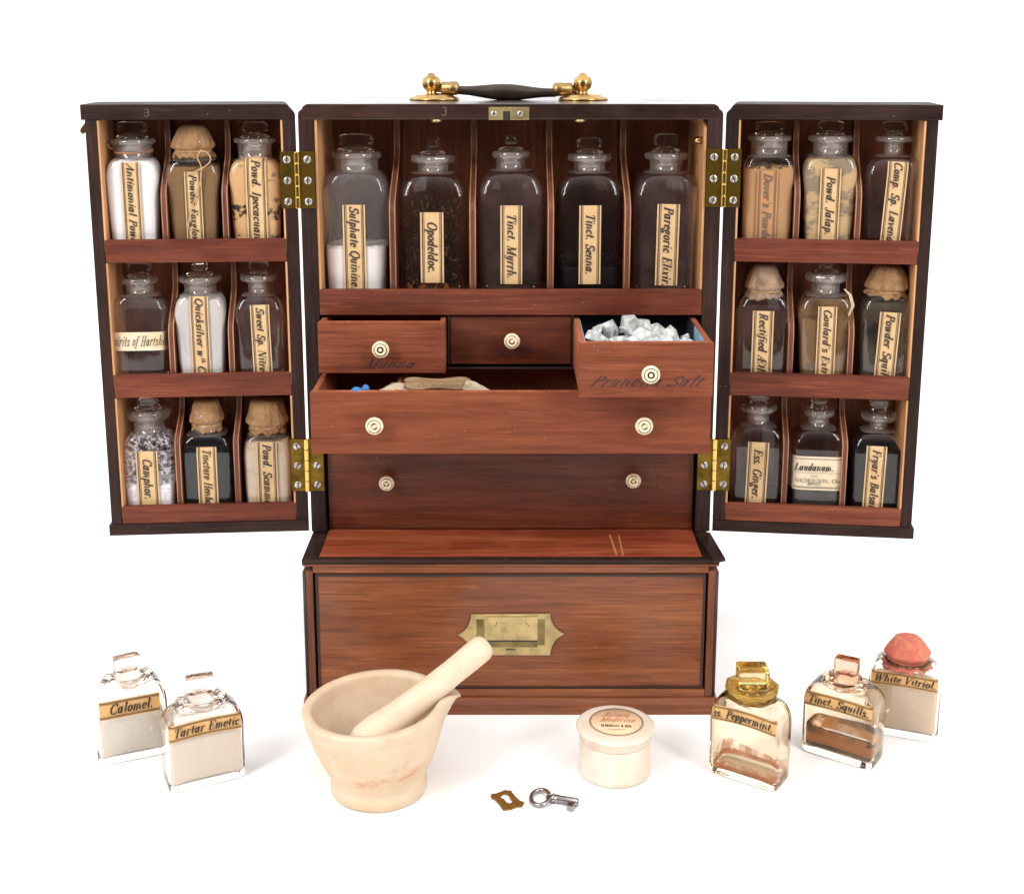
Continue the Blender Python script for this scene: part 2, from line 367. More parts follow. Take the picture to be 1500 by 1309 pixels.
def join(bm, t, mi=0, mtx=None):
    mp = {}
    for v in t.verts: mp[v] = bm.verts.new(mtx @ v.co if mtx else v.co)
    for f in t.faces:
        try: nf = bm.faces.new([mp[v] for v in f.verts]); nf.material_index = mi if mi is not None else f.material_index; nf.smooth = f.smooth
        except ValueError: pass
    t.free()
def prism(bm, pts, d0, d1, axis='y', bev=.0, mi=0):
    """polygon pts in the plane across axis, from d0 to d1"""
    t = bmesh.new()
    mk = {'y': lambda a, b, d: (a, d, b), 'x': lambda a, b, d: (d, a, b), 'z': lambda a, b, d: (a, b, d)}[axis]
    A = [t.verts.new(mk(a, b, d0)) for a, b in pts]; B = [t.verts.new(mk(a, b, d1)) for a, b in pts]
    n = len(pts); t.faces.new(A); t.faces.new(B[::-1])
    for i in range(n): t.faces.new([A[i], B[i], B[(i+1) % n], A[(i+1) % n]])
    bmesh.ops.recalc_face_normals(t, faces=t.faces)
    if bev: bmesh.ops.bevel(t, geom=t.edges[:], offset=bev, segments=2, profile=.5, affect='EDGES')
    join(bm, t, mi)
def lathe(bm, prof, n=40, mtx=None, mi=0, mod=None):
    """prof: list of (r, z)"""
    t = bmesh.new(); R = []
    for j, (r, z) in enumerate(prof):
        ring = []
        for i in range(n):
            a = 2*pi*i/n; rr, zz = (r, z) if mod is None else mod(r, z, a, j)
            ring.append(t.verts.new((rr*cos(a), rr*sin(a), zz)))
        R.append(ring)
    for a, b in zip(R, R[1:]):
        for i in range(n): t.faces.new([a[i], a[(i+1) % n], b[(i+1) % n], b[i]])
    if prof[0][0] > 1e-7: t.faces.new(R[0][::-1])
    if prof[-1][0] > 1e-7: t.faces.new(R[-1])
    bmesh.ops.remove_doubles(t, verts=t.verts, dist=1e-7)
    for f in t.faces: f.smooth = True
    join(bm, t, mi, mtx)
def tube(bm, pts, r, n=8, mi=0):
    pts = [Vector(p) for p in pts]; R = []
    t = bmesh.new(); up = Vector((.3, .2, .9)).normalized()
    for i, p in enumerate(pts):
        d = (pts[min(i+1, len(pts)-1)] - pts[max(i-1, 0)]).normalized()
        a = d.cross(up)
        if a.length < 1e-4: a = d.cross(Vector((1, 0, 0)))
        a.normalize(); b = d.cross(a); rr = r(i/(len(pts)-1)) if callable(r) else r
        R.append([t.verts.new(p + rr*(cos(2*pi*k/n)*a + sin(2*pi*k/n)*b)) for k in range(n)])
    for A, B in zip(R, R[1:]):
        for k in range(n): t.faces.new([A[k], A[(k+1) % n], B[(k+1) % n], B[k]])
    t.faces.new(R[0][::-1]); t.faces.new(R[-1])
    bmesh.ops.recalc_face_normals(t, faces=t.faces)
    for f in t.faces: f.smooth = True
    join(bm, t, mi)
def spline(P, n=6):
    P = [Vector(p) for p in P]; out = []
    for i in range(len(P)-1):
        p0, p1, p2, p3 = P[max(i-1, 0)], P[i], P[i+1], P[min(i+2, len(P)-1)]
        for k in range(n):
            t = k/n
            out.append(.5*((2*p1)+(p2-p0)*t+(2*p0-5*p1+4*p2-p3)*t*t+(3*p1-p0-3*p2+p3)*t**3))
    out.append(P[-1]); return out
TOFRONT = Matrix.Rotation(pi/2, 4, 'X')      # z axis -> -y (towards the viewer)

# ------------------------------------------------------------------ lettering drawn with a flat nib
def arc(cx, cy_, rx, ry, a0, a1, n=12): return [(cx+rx*cos(radians(a0+(a1-a0)*i/n)), cy_+ry*sin(radians(a0+(a1-a0)*i/n))) for i in range(n+1)]
def oval(cx, cy_, rx, ry): return arc(cx, cy_, rx, ry, 0, 360, 20)
def L(*p): return list(p)
TH = 'thin'
def tail(x): return (TH, arc(x+.07, .09, .07, .085, 180, 300, 6))
def dot(x, y, r=.05): return ('dot', (x, y, r))
def ser(x, y, a=.07): return (TH, L((x-a, y), (x+a, y)))
sT = lambda x, y: (TH, L((x-.08, y-.03), (x, y)))
GL = {
 'a': (.46, [oval(.17, .22, .12, .2), L((.31, .43), (.31, .09)), tail(.31)]),
 'b': (.40, [L((.1, .7), (.1, .05)), oval(.21, .22, .12, .2), sT(.1, .7)]),
 'c': (.36, [arc(.19, .22, .13, .2, 50, 320), dot(.27, .34, .045)]),
 'd': (.46, [oval(.17, .22, .12, .2), L((.31, .7), (.31, .09)), tail(.31), sT(.31, .7)]),
 'e': (.36, [arc(.18, .22, .13, .2, 5, 315), (TH, L((.06, .23), (.3, .25)))]),
 'f': (.28, [L((.12, .55), (.12, -.06)), (TH, arc(.21, .55, .09, .13, 180, 40)), dot(.28, .62, .035), (TH, L((.03, .42), (.24, .42))), (TH, arc(.04, -.07, .08, .1, 0, -120)), dot(-.01, -.15, .035)]),
 'g': (.42, [oval(.18, .28, .11, .15), oval(.16, -.1, .14, .09), (TH, L((.11, .15), (.08, .03), (.2, -.01))), (TH, L((.26, .38), (.37, .44)))]),
 'h': (.48, [L((.1, .7), (.1, 0)), (TH, arc(.22, .27, .12, .16, 180, 0)), L((.34, .3), (.34, .09)), tail(.34), sT(.1, .7)]),
 'i': (.25, [L((.11, .43), (.11, .09)), tail(.11), sT(.11, .42), dot(.13, .61, .055)]),
 'j': (.25, [L((.11, .43), (.11, -.08)), (TH, arc(.02, -.08, .09, .11, 0, -130)), dot(.13, .61, .055)]),
 'k': (.42, [L((.1, .7), (.1, 0)), (TH, L((.1, .2), (.33, .42))), L((.19, .27), (.34, .03)), sT(.1, .7)]),
 'l': (.25, [L((.11, .7), (.11, .09)), tail(.11), sT(.11, .7)]),
 'm': (.66, [L((.1, .43), (.1, 0)), (TH, arc(.2, .27, .1, .16, 180, 0)), L((.3, .29), (.3, 0)), (TH, arc(.41, .27, .1, .16, 180, 0)), L((.51, .29), (.51, .09)), tail(.51), sT(.1, .42)]),
 'n': (.48, [L((.1, .43), (.1, 0)), (TH, arc(.22, .27, .12, .16, 180, 0)), L((.34, .29), (.34, .09)), tail(.34), sT(.1, .42)]),
 'o': (.40, [oval(.19, .22, .135, .2)]),
 'p': (.42, [L((.1, .43), (.1, -.2)), oval(.22, .22, .12, .2), ser(.1, -.2), sT(.1, .42)]),
 'q': (.42, [oval(.17, .22, .12, .2), L((.31, .43), (.31, -.2)), ser(.31, -.2)]),
 'r': (.34, [L((.1, .43), (.1, 0)), (TH, arc(.23, .26, .13, .16, 180, 75)), dot(.28, .39, .05), sT(.1, .42)]),
 's': (.34, [arc(.17, .325, .095, .105, 30, 270), arc(.17, .115, .105, .11, 90, -150), dot(.25, .36, .035), dot(.08, .07, .035)]),
 't': (.28, [L((.12, .58), (.12, .09)), tail(.12), (TH, L((.02, .42), (.23, .42)))]),
 'u': (.46, [L((.1, .43), (.1, .13)), (TH, arc(.2, .13, .1, .12, 180, 360)), L((.31, .43), (.31, .09)), tail(.31), sT(.1, .42)]),
 'v': (.38, [L((.08, .43), (.17, .0)), (TH, L((.17, .0), (.33, .4))), dot(.32, .38, .035), sT(.08, .42)]),
 'w': (.58, [L((.08, .43), (.15, .0)), (TH, L((.15, .0), (.29, .42))), L((.29, .43), (.36, 0)), (TH, L((.36, 0), (.51, .4))), dot(.5, .38, .035), sT(.08, .42)]),
 'x': (.40, [L((.09, .43), (.3, .0)), (TH, L((.05, .02), (.34, .42))), dot(.33, .4, .03), dot(.05, .04, .03)]),
 'y': (.44, [L((.1, .43), (.1, .13)), (TH, arc(.2, .13, .1, .12, 180, 360)), L((.31, .43), (.29, -.05)), (TH, arc(.18, -.06, .11, .13, 0, -150)), dot(.08, -.12, .035), sT(.1, .42)]),
 'z': (.38, [(TH, L((.06, .42), (.3, .42))), L((.3, .4), (.06, .03)), (TH, L((.06, .01), (.32, .01)))]),
 'A': (.60, [(TH, L((.06, 0), (.36, .68))), L((.36, .68), (.47, 0)), (TH, L((.16, .24), (.43, .24))), ser(.06, 0), ser(.47, 0, .09)]),
 'B': (.54, [L((.15, .68), (.15, 0)), arc(.27, .52, .14, .16, 90, -90), arc(.28, .18, .16, .18, 90, -90), (TH, L((.05, .68), (.27, .68))), (TH, L((.15, .36), (.27, .36))), (TH, L((.05, 0), (.28, 0)))]),
 'C': (.58, [arc(.33, .34, .25, .34, 45, 318, 20), (TH, L((.52, .69), (.5, .46)))]),
 'D': (.62, [L((.15, .68), (.15, 0)), arc(.25, .34, .28, .34, 90, -90, 16), (TH, L((.05, .68), (.25, .68))), (TH, L((.05, 0), (.25, 0)))]),
 'E': (.54, [L((.15, .68), (.15, 0)), (TH, L((.05, .68), (.48, .68), (.46, .52))), (TH, L((.15, .35), (.34, .35))), (TH, L((.34, .44), (.34, .26))), (TH, L((.05, 0), (.46, 0), (.5, .17)))]),
 'F': (.50, [L((.15, .68), (.15, 0)), (TH, L((.05, .68), (.47, .68), (.45, .52))), (TH, L((.15, .35), (.33, .35))), (TH, L((.33, .44), (.33, .26))), ser(.15, 0, .1)]),
 'G': (.62, [arc(.33, .34, .25, .34, 45, 335, 20), (TH, L((.52, .69), (.5, .46))), L((.52, .27), (.52, .02)), ser(.52, .27, .09)]),
 'H': (.64, [L((.15, .68), (.15, 0)), L((.5, .68), (.5, 0)), (TH, L((.15, .35), (.5, .35))), ser(.15, .68, .1), ser(.15, 0, .1), ser(.5, .68, .1), ser(.5, 0, .1)]),
 'I': (.32, [L((.15, .68), (.15, 0)), ser(.15, .68, .1), ser(.15, 0, .1)]),
 'J': (.40, [L((.26, .68), (.26, .1)), (TH, arc(.14, .1, .12, .14, 0, -160)), dot(.07, .1, .05), ser(.26, .68, .1)]),
 'L': (.52, [L((.15, .68), (.15, 0)), ser(.15, .68, .1), (TH, L((.05, 0), (.44, 0), (.48, .2)))]),
 'M': (.76, [(TH, L((.1, 0), (.12, .68))), L((.13, .68), (.34, .02)), (TH, L((.34, .0), (.6, .68))), L((.6, .68), (.6, 0)), ser(.1, 0, .08), ser(.6, 0, .1), ser(.1, .68, .07), ser(.64, .68, .07)]),
 'N': (.66, [(TH, L((.1, 0), (.1, .68))), L((.12, .68), (.5, 0)), (TH, L((.52, 0), (.52, .68))), ser(.1, 0, .08), ser(.52, .68, .08), ser(.1, .68, .07)]),
 'O': (.64, [arc(.32, .34, .25, .34, 0, 360, 28)]),
 'P': (.52, [L((.15, .68), (.15, 0)), arc(.27, .5, .17, .18, 90, -90), (TH, L((.05, .68), (.27, .68))), (TH, L((.15, .32), (.27, .32))), ser(.15, 0, .1)]),
 'Q': (.64, [arc(.32, .34, .25, .34, 0, 360, 28), L((.26, .06), (.42, -.06)), (TH, L((.42, -.08), (.56, -.1)))]),
 'R': (.60, [L((.15, .68), (.15, 0)), arc(.27, .51, .16, .17, 90, -90), (TH, L((.05, .68), (.27, .68))), (TH, L((.15, .34), (.27, .34))), L((.3, .33), (.42, .06)), (TH, L((.42, .03), (.54, .03))), ser(.15, 0, .1)]),
 'S': (.50, [arc(.26, .51, .155, .17, 25, 270, 14), arc(.25, .17, .175, .17, 90, -160, 14), (TH, L((.43, .69), (.41, .5))), (TH, L((.06, -.01), (.08, .2)))]),
 'T': (.54, [L((.28, .68), (.28, 0)), (TH, L((.05, .5), (.06, .68), (.52, .68), (.5, .5))), ser(.28, 0, .11)]),
 'V': (.54, [L((.1, .68), (.24, .0)), (TH, L((.24, 0), (.48, .68))), ser(.1, .68, .1), ser(.48, .68, .07)]),
 'W': (.80, [L((.1, .68), (.2, .0)), (TH, L((.2, 0), (.42, .68))), L((.4, .68), (.5, .0)), (TH, L((.5, 0), (.74, .68))), ser(.1, .68, .1), ser(.74, .68, .07), ser(.4, .68, .08)]),
 'Æ': (.80, [(TH, L((.02, 0), (.38, .68))), L((.4, .68), (.4, 0)), (TH, L((.14, .24), (.4, .24))), (TH, L((.38, .68), (.74, .68), (.72, .52))), (TH, L((.4, .35), (.6, .35))), (TH, L((.6, .44), (.6, .26))), (TH, L((.3, 0), (.72, 0), (.76, .17))), ser(.03, 0)]),
 '.': (.24, [dot(.1, .05, .065)]), ',': (.24, [dot(.1, .05, .055), (TH, L((.12, .03), (.06, -.1)))]),
 "'": (.2, [dot(.1, .62, .045), (TH, L((.12, .6), (.08, .48)))]), ' ': (.26, []),
 '3': (.46, [arc(.2, .51, .14, .16, 150, -80), arc(.2, .18, .16, .18, 85, -150)]),
 '&': (.56, [arc(.24, .52, .11, .15, -60, 250), arc(.24, .17, .17, .17, 110, 350), L((.18, .42), (.46, .02))]),
}
def hull(P):
    P = sorted(set(P))
    def half(Q):
        h = []
        for p in Q:
            while len(h) > 1 and (h[-1][0]-h[-2][0])*(p[1]-h[-2][1]) - (h[-1][1]-h[-2][1])*(p[0]-h[-2][0]) <= 0: h.pop()
            h.append(p)
        return h[:-1]
    return half(P) + half(P[::-1])
def text_polys(s, bold=.125, thin=.035, slant=.27, track=.0):
    out = []; x = 0; small = None
    i = 0
    while i < len(s):
        ch = s[i]; k = 1; oy = 0
        if ch == '^': i += 1; ch = s[i]; k = .6; oy = .32
        wd, st = GL[ch]
        for e in st:
            nib = bold
            if isinstance(e, tuple):
                if e[0] == 'dot':
                    cx_, cy_, r = e[1]; out.append([((x+k*(cx_+r*cos(a*pi/5)))+slant*(oy+k*(cy_+r*sin(a*pi/5))), oy+k*(cy_+r*sin(a*pi/5))) for a in range(10)]); continue
                nib = thin; e = e[1]
            a, b = k*nib/2, k*thin/2
            for p, q in zip(e, e[1:]):
                c = [(x+k*u[0]+dx+slant*(oy+k*u[1]), oy+k*u[1]+dy) for u in (p, q) for dx in (-a, a) for dy in (-b, b)]
                h = hull([(round(m[0], 5), round(m[1], 5)) for m in c])
                if len(h) > 2: out.append(h)
        x += k*wd + .02 + track; i += 1
    return out, x
def lettering(name, polys, mp, mat, parent):
    """mp(a, b, k) -> point; polys in em units"""
    bm = BM()
    for k, pl in enumerate(polys):
        try: bm.faces.new([bm.verts.new(mp(a, b, (k % 9)*3e-6)) for a, b in pl])
        except ValueError: pass
    return obj(name, bm, mat, parent)

# ------------------------------------------------------------------ bottles
def ring(a, b, n, z, K=56, oct_=False):
    out = []
    for i in range(K):
        t = 2*pi*(i+.5)/K; c, s = cos(t), sin(t)
        x = a*math.copysign(abs(c)**(2/n), c); y = b*math.copysign(abs(s)**(2/n), s)
        if oct_:
            m = (t % (pi/4)) - pi/8; g = cos(pi/8)/cos(m)*1.04; x = a*c*g; y = b*s*g
        out.append((x, y, z))
    return out
def body_prof(S, ins=0.0, zmin=0.0):
    """(a, b, n, z) rings of the flask, foot to neck"""
    A, Ab, B, zs, zn, rn = S['A'], S['Ab'], S['B'], S['zs'], S['zn'], S['rn']
    nb = S.get('n', 6.0); pr = []
    def wd(z): f = min(1, max(0, z/zs)); return Ab+(A-Ab)*f**.8
    z0 = zmin
    pr += [(wd(z0)*.86-ins, B*.86-ins, nb, z0), (wd(z0)*.95-ins, B*.95-ins, nb, z0+.0004), (wd(z0)*.99-ins, B*.985-ins, nb, z0+.0016), (wd(z0+.003)-ins, B-ins, nb, z0+.003)]
    for k in range(1, 9):
        z = z0+.003 + (zs-z0-.003)*k/8; pr.append((wd(z)-ins, B-ins, nb, z))
    pw = S.get('shp', .82)
    for k in range(1, 13):
        f = k/12*pi/2
        a = rn+(A-rn)*cos(f)**pw; b = rn+(B-rn)*cos(f)**pw if B > rn else B+(rn-B)*sin(f)
        pr.append((max(a-ins, .001), max(b-ins, .001), 2+(nb-2)*cos(f)**.7, zs+(zn-zs)*sin(f)**.95-ins*.5))
    return pr
def loft(bm, rings, capa=True, capb=False):
    R = [[bm.verts.new(p) for p in r] for r in rings]
    for A, B in zip(R, R[1:]):
        n = len(A)
        for i in range(n): bm.faces.new([A[i], A[(i+1) % n], B[(i+1) % n], B[i]])
    if capa: bm.faces.new(R[0][::-1])
    if capb: bm.faces.new(R[-1])
    for f in bm.faces: f.smooth = len(f.verts) == 4
    return R
def front(S, x, z):
    pr = body_prof(S)[3:]
    for p, q in zip(pr, pr[1:]):
        if p[3] <= z <= q[3]:
            f = (z-p[3])/max(1e-9, q[3]-p[3]); a, b, n = [p[i]+(q[i]-p[i])*f for i in range(3)]; break
    else: a, b, n = pr[0][:3] if z < pr[0][3] else pr[-1][:3]
    return -b*max(0, 1-min(1, abs(x/a))**n)**(1/n)
def glass_body(S, root, real=False):
    bm = BM(); pr = body_prof(S); K = 56
    rs = [ring(*p, K=K) for p in pr]
    rn, zn, zl, zt, rl = S['rn'], S['zn'], S['zl'], S['zt'], S['rl']; oc = S.get('oct', False)
    rs += [ring(rn, rn, 2, zn+(zl-zn)*.5), ring(rn*1.02, rn*1.02, 2, zl-.0006)]
    e = (zt-zl)*.25
    rs += [ring(rl*.93, rl*.93, 2, zl, K, oc), ring(rl, rl, 2, zl+e, K, oc), ring(rl, rl, 2, zt-e, K, oc), ring(rl*.94, rl*.94, 2, zt, K, oc)]
    ri = rn*.78
    rs += [ring(ri, ri, 2, zt), ring(ri*.96, ri*.96, 2, zt-.001)]
    if real:
        ins = S.get('wall', .0022); ip = body_prof(S, ins, S.get('floor', .0045))
        rs += [ring(ri*.93, ri*.93, 2, zn+.001)]
        rs += [[dome(S, q) for q in ring(*p)] for p in ip[::-1] if p[0] > ri*.9 and p[3] < zn-.001]
        loft(bm, rs, True, True)
    else:
        rs += [ring(ri*.9, ri*.9, 2, zn)]
        loft(bm, rs, True, False)
    if real and S.get('kick'):
        pass
    o = obj('glass_body', bm, 'sglass' if real else ['glass', 'glassneck'], root, None)
    if not real:
        for p in o.data.polygons:
            if p.center.z > zn-.0012: p.material_index = 1
    return o
def keep_smooth(o):
    return o
def dome(S, p):
    kx = S.get('kick', 0)
    if not kx: return p
    x, y, z = p; return (x, y, z+kx*max(0, 1-(x/S['A'])**2)*max(0, 1-max(0, z-S['floor'])/.012))
def contents(S, root, name, mat, ztop, ins=.0011, z0=.002, rough=.0008, seed=0, slope=0.0):
    pr = [p for p in body_prof(S, ins, z0) if p[3] < ztop-.0005]
    rs = [[dome(S, q) for q in ring(*p)] for p in pr]
    a, b, n, _ = pr[-1]
    allp = body_prof(S, ins, z0); nx = [p for p in allp if p[3] >= ztop-.0005]
    if nx: q = nx[0]; f = (ztop-pr[-1][3])/max(1e-6, q[3]-pr[-1][3]); a, b, n = a+(q[0]-a)*f, b+(q[1]-b)*f, n+(q[2]-n)*f
    def top(s):
        out = []
        for x, y, z in ring(a*s, b*s, n, ztop):
            out.append((x, y, z + rough*mnoise.noise((x*220+seed, y*220, 3.1*seed)) + slope*x/a))
        return out
    rs += [top(1.0), top(.8), top(.5), top(.15)]
    bm = BM(); loft(bm, rs, True, True)
    return obj(name, bm, mat, root)
def coat_film(S, root, name, mat, z0, z1, ins=.0008, wav=0.0, seed=1.0):
    pr = body_prof(S, ins, .001); rs = []
    pr = [p for p in pr if z0 <= p[3] <= z1]
    if len(pr) < 2:
        full = body_prof(S, ins, .001); pr = [(full[3][0], full[3][1], full[3][2], z0), (full[4][0], full[4][1], full[4][2], z1)]
    rs = [[dome(S, q) for q in ring(*p)] for p in pr]
    if wav:
        rs[-1] = [(x, y, z+wav*mnoise.noise((x*90+seed, y*90, seed))) for x, y, z in rs[-1]]
    bm = BM(); loft(bm, rs, False, False); return obj(name, bm, mat, root)
def strip_label(S, root, x0, x1, z0, z1, text, mat='paper', vertical=True, tsize=None, tstart=None, tlen=None, tilt=0.0, ink='ink', lines=True, zbase=None, bold=.118, curve=None, slant=.30, hand=False, flip=1):
    cx, cz = (x0+x1)/2, (z0+z1)/2; ct, st = cos(tilt), sin(tilt)
    def pt(x, z, off=.0005):
        X = cx+(x-cx)*ct-(z-cz)*st; Z = cz+(x-cx)*st+(z-cz)*ct
        if curve: Z += curve(X)
        return (X, front(S, X, Z)-off, Z)
    def sheet(bm, xa, xb, za, zb, off, nx=None, nz=None):
        nx = nx or max(1, int(abs(xb-xa)/.0025)); nz = nz or max(1, int(abs(zb-za)/.0025))
        G = [[bm.verts.new(pt(xa+(xb-xa)*i/nx, za+(zb-za)*j/nz, off)) for i in range(nx+1)] for j in range(nz+1)]
        for j in range(nz):
            for i in range(nx): bm.faces.new([G[j][i], G[j][i+1], G[j+1][i+1], G[j+1][i]])
    bm = BM(); sheet(bm, x0, x1, z0, z1, .0005); lab = obj('label', bm, mat, root, True)
    W = (x1-x0) if vertical else (z1-z0)
    if lines:
        bm = BM()
        for o_, t_ in ((.075, .045), (.155, .02)):
            for sd in (0, 1):
                p = (o_ if not sd else 1-o_-t_)*W
                if vertical: sheet(bm, x0+p, x0+p+t_*W, z0, z1, .0008)
                else: sheet(bm, x0, x1, z0+p, z0+p+t_*W, .0008)
        obj('border', bm, 'inkbrown' if ink != 'inkgrey' else 'inkgrey', lab)
    if text:
        bm_ = dict(bold=bold, slant=slant, thin=.04)
        if hand: bm_ = dict(bold=.055, thin=.045, slant=.5, track=.03)
        polys, wid = text_polys(text, **bm_)
        h = tsize or W*.40/.68
        if vertical:
            ln = tlen or wid*h*1.02; sx = ln/wid; t0 = tstart if tstart is not None else (z1 - .003)
            bx = x0+W*.5-.34*h*.93
            mp = lambda a, b, k: pt(bx+b*h, t0-a*sx, .0011+k)
        else:
            ln = tlen or wid*h*1.02; sx = ln/wid; t0 = tstart if tstart is not None else (cx-ln/2)
            bz = z0+(W*zbase if zbase is not None else W*.5-.34*h*.9)
            mp = lambda a, b, k: pt(t0+a*sx, bz+b*h, .0011+k)
        lettering('lettering', polys, mp, ink, lab)
    return lab, pt
def stopper(S, root, wid, ztop, edge=False, kind='plate', mat='stopper', rz=0.0, thick=.0062, tiltx=0.0):
    bm = BM(); zt = S['zt']; rn = S['rn']; h = ztop-zt
    # ground plug and collar
    lathe(bm, [(rn*.62, zt-.008), (rn*.72, zt-.001), (rn*.86, zt+.0003), (rn*.9, zt+.0012), (rn*.75, zt+h*.2), (wid*.22, zt+h*.3), (wid*.2, zt+h*.36)], 32)
    t = bmesh.new(); K = 28; cz = zt+h*.3+(h*.7)/2; hz = h*.7/2+.0006; hx = wid/2
    prof = [(-1, .72), (-.82, .9), (-.45, .99), (0, 1.0), (.45, .99), (.82, .9), (1, .72)] if kind == 'plate' else [(-1, .9), (-.92, .98), (0, 1), (.92, .98), (1, .9)]
    R = []
    nn = 3.2 if kind == 'plate' else 9
    for y, s in prof:
        rr = []
        for i in range(K):
            a = 2*pi*(i+.5)/K; c, s_ = cos(a), sin(a)
            rr.append(t.verts.new((hx*s*math.copysign(abs(c)**(2/nn), c)*(1.0 if kind == 'plate' else (1.0+.06*s_)), y*thick/2, cz+hz*s*math.copysign(abs(s_)**(2/nn), s_))))
        R.append(rr)
    for A, B in zip(R, R[1:]):
        for i in range(K): t.faces.new([A[i], A[(i+1) % K], B[(i+1) % K], B[i]])
    t.faces.new(R[0][::-1]); t.faces.new(R[-1])
    bmesh.ops.recalc_face_normals(t, faces=t.faces)
    for f in t.faces: f.smooth = len(f.verts) == 4 and kind == 'plate'
    join(bm, t, 0, Matrix.Rotation((pi/2 if edge else 0)+rz, 4, 'Z'))
    bmesh.ops.recalc_face_normals(bm, faces=bm.faces)
    return obj('stopper', bm, mat, root)
def leather_cap(S, root, wid, ztop, zbot, mat='leather', seed=1.0, string=True, flat=.25, facets=0, fr=1.0):
    R = wid/2; H = ztop-zbot; bm = BM()
    prof = [(.74, .0), (.84, -.01), (.90, .04), (.86, .10), (.79, .15), (.78, .19), (.86, .235), (.97, .28), (1.0, .33), (.985, .40), (.90, .53), (.78+flat*.2, .68), (.64+flat*.45, .84), (.50+flat*.6, .945), (.30+flat*.3, .985), (.0, 1.0)]
    def mod(r, z, a, j):
        t_ = (z-zbot)/H; wv = 0; dz = 0
        if t_ < .165:
            wv = .06*sin(a*11+seed*3)*(.6+mnoise.noise((cos(a), sin(a), seed+2)))+.04*sin(a*17+seed)*mnoise.noise((cos(a)*2, sin(a)*2, seed+9))+.16*mnoise.noise((cos(a)*2.4, sin(a)*2.4, seed)); dz = H*.13*mnoise.noise((cos(a)*3.2, sin(a)*3.2, seed+5))
        elif t_ < .26: wv = .03*sin(a*16)
        else:
            wv = .07*mnoise.noise((cos(a)*1.6, sin(a)*1.6, seed+t_*2))+.045*mnoise.noise((cos(a)*5, sin(a)*5, seed+t_*.8))+.02*mnoise.noise((cos(a)*11, sin(a)*11, seed+t_*.8)); dz = H*.05*mnoise.noise((cos(a)*1.5, sin(a)*1.5, seed+3))*(1 if t_ < .95 else 0)
            fo = abs(sin(a*4.5+seed+1.6*mnoise.noise((cos(a), sin(a), seed))))**.45
            wv -= .085*(1-fo)*max(0, 1-abs(t_-.36)*1.7)
            if facets: m = (a % (2*pi/facets))-pi/facets; wv += (cos(pi/facets)/cos(m)-.97)*(1-t_*.2)
        return r*(1+wv), z+dz
    prof = [(r*(fr if z < .12 else 1), z) for r, z in prof]
    if facets:      # stiff hide folded into flat planes over the stopper
        t = bmesh.new(); rs_ = []
        for r, z in [(.80, .26), (1.0, .46), (.54, .97)]:
            rs_.append([t.verts.new((R*r*(1+.05*mnoise.noise((q*1.7, z*1.2, seed)))*cos(2*pi*(q+.3)/facets), R*r*(1+.05*mnoise.noise((q*1.7, z*1.2, seed)))*sin(2*pi*(q+.3)/facets), zbot+H*z+H*.03*mnoise.noise((q*2.1, z*2, seed)))) for q in range(facets)])
        for A, B in zip(rs_, rs_[1:]):
            for q in range(facets): t.faces.new([A[q], A[(q+1) % facets], B[(q+1) % facets], B[q]])
        t.faces.new(rs_[-1]); t.faces.new(rs_[0][::-1])
        bmesh.ops.bevel(t, geom=t.edges[:], offset=.0012, segments=3, profile=.5, affect='EDGES')
        for f in t.faces: f.smooth = True
        join(bm, t, 0); prof = [p for p in prof if p[1] < .28]+[(.5, .30)]
    lathe(bm, [(R*r, zbot+H*z) for r, z in prof], 96, None, 0, mod)
    c = obj('leather_cap', bm, mat, root, True if not facets else None)
    if string:
        bm = BM()
        for k, dz in enumerate((0, .0009)):
            tube(bm, [(R*.80*cos(a), R*.80*sin(a), zbot+H*.17+dz+.0003*sin(a*3+k)) for a in [2*pi*i/40 for i in range(41)]], .00055, 6)
        obj('string', bm, 'twinepale', c)
    return c

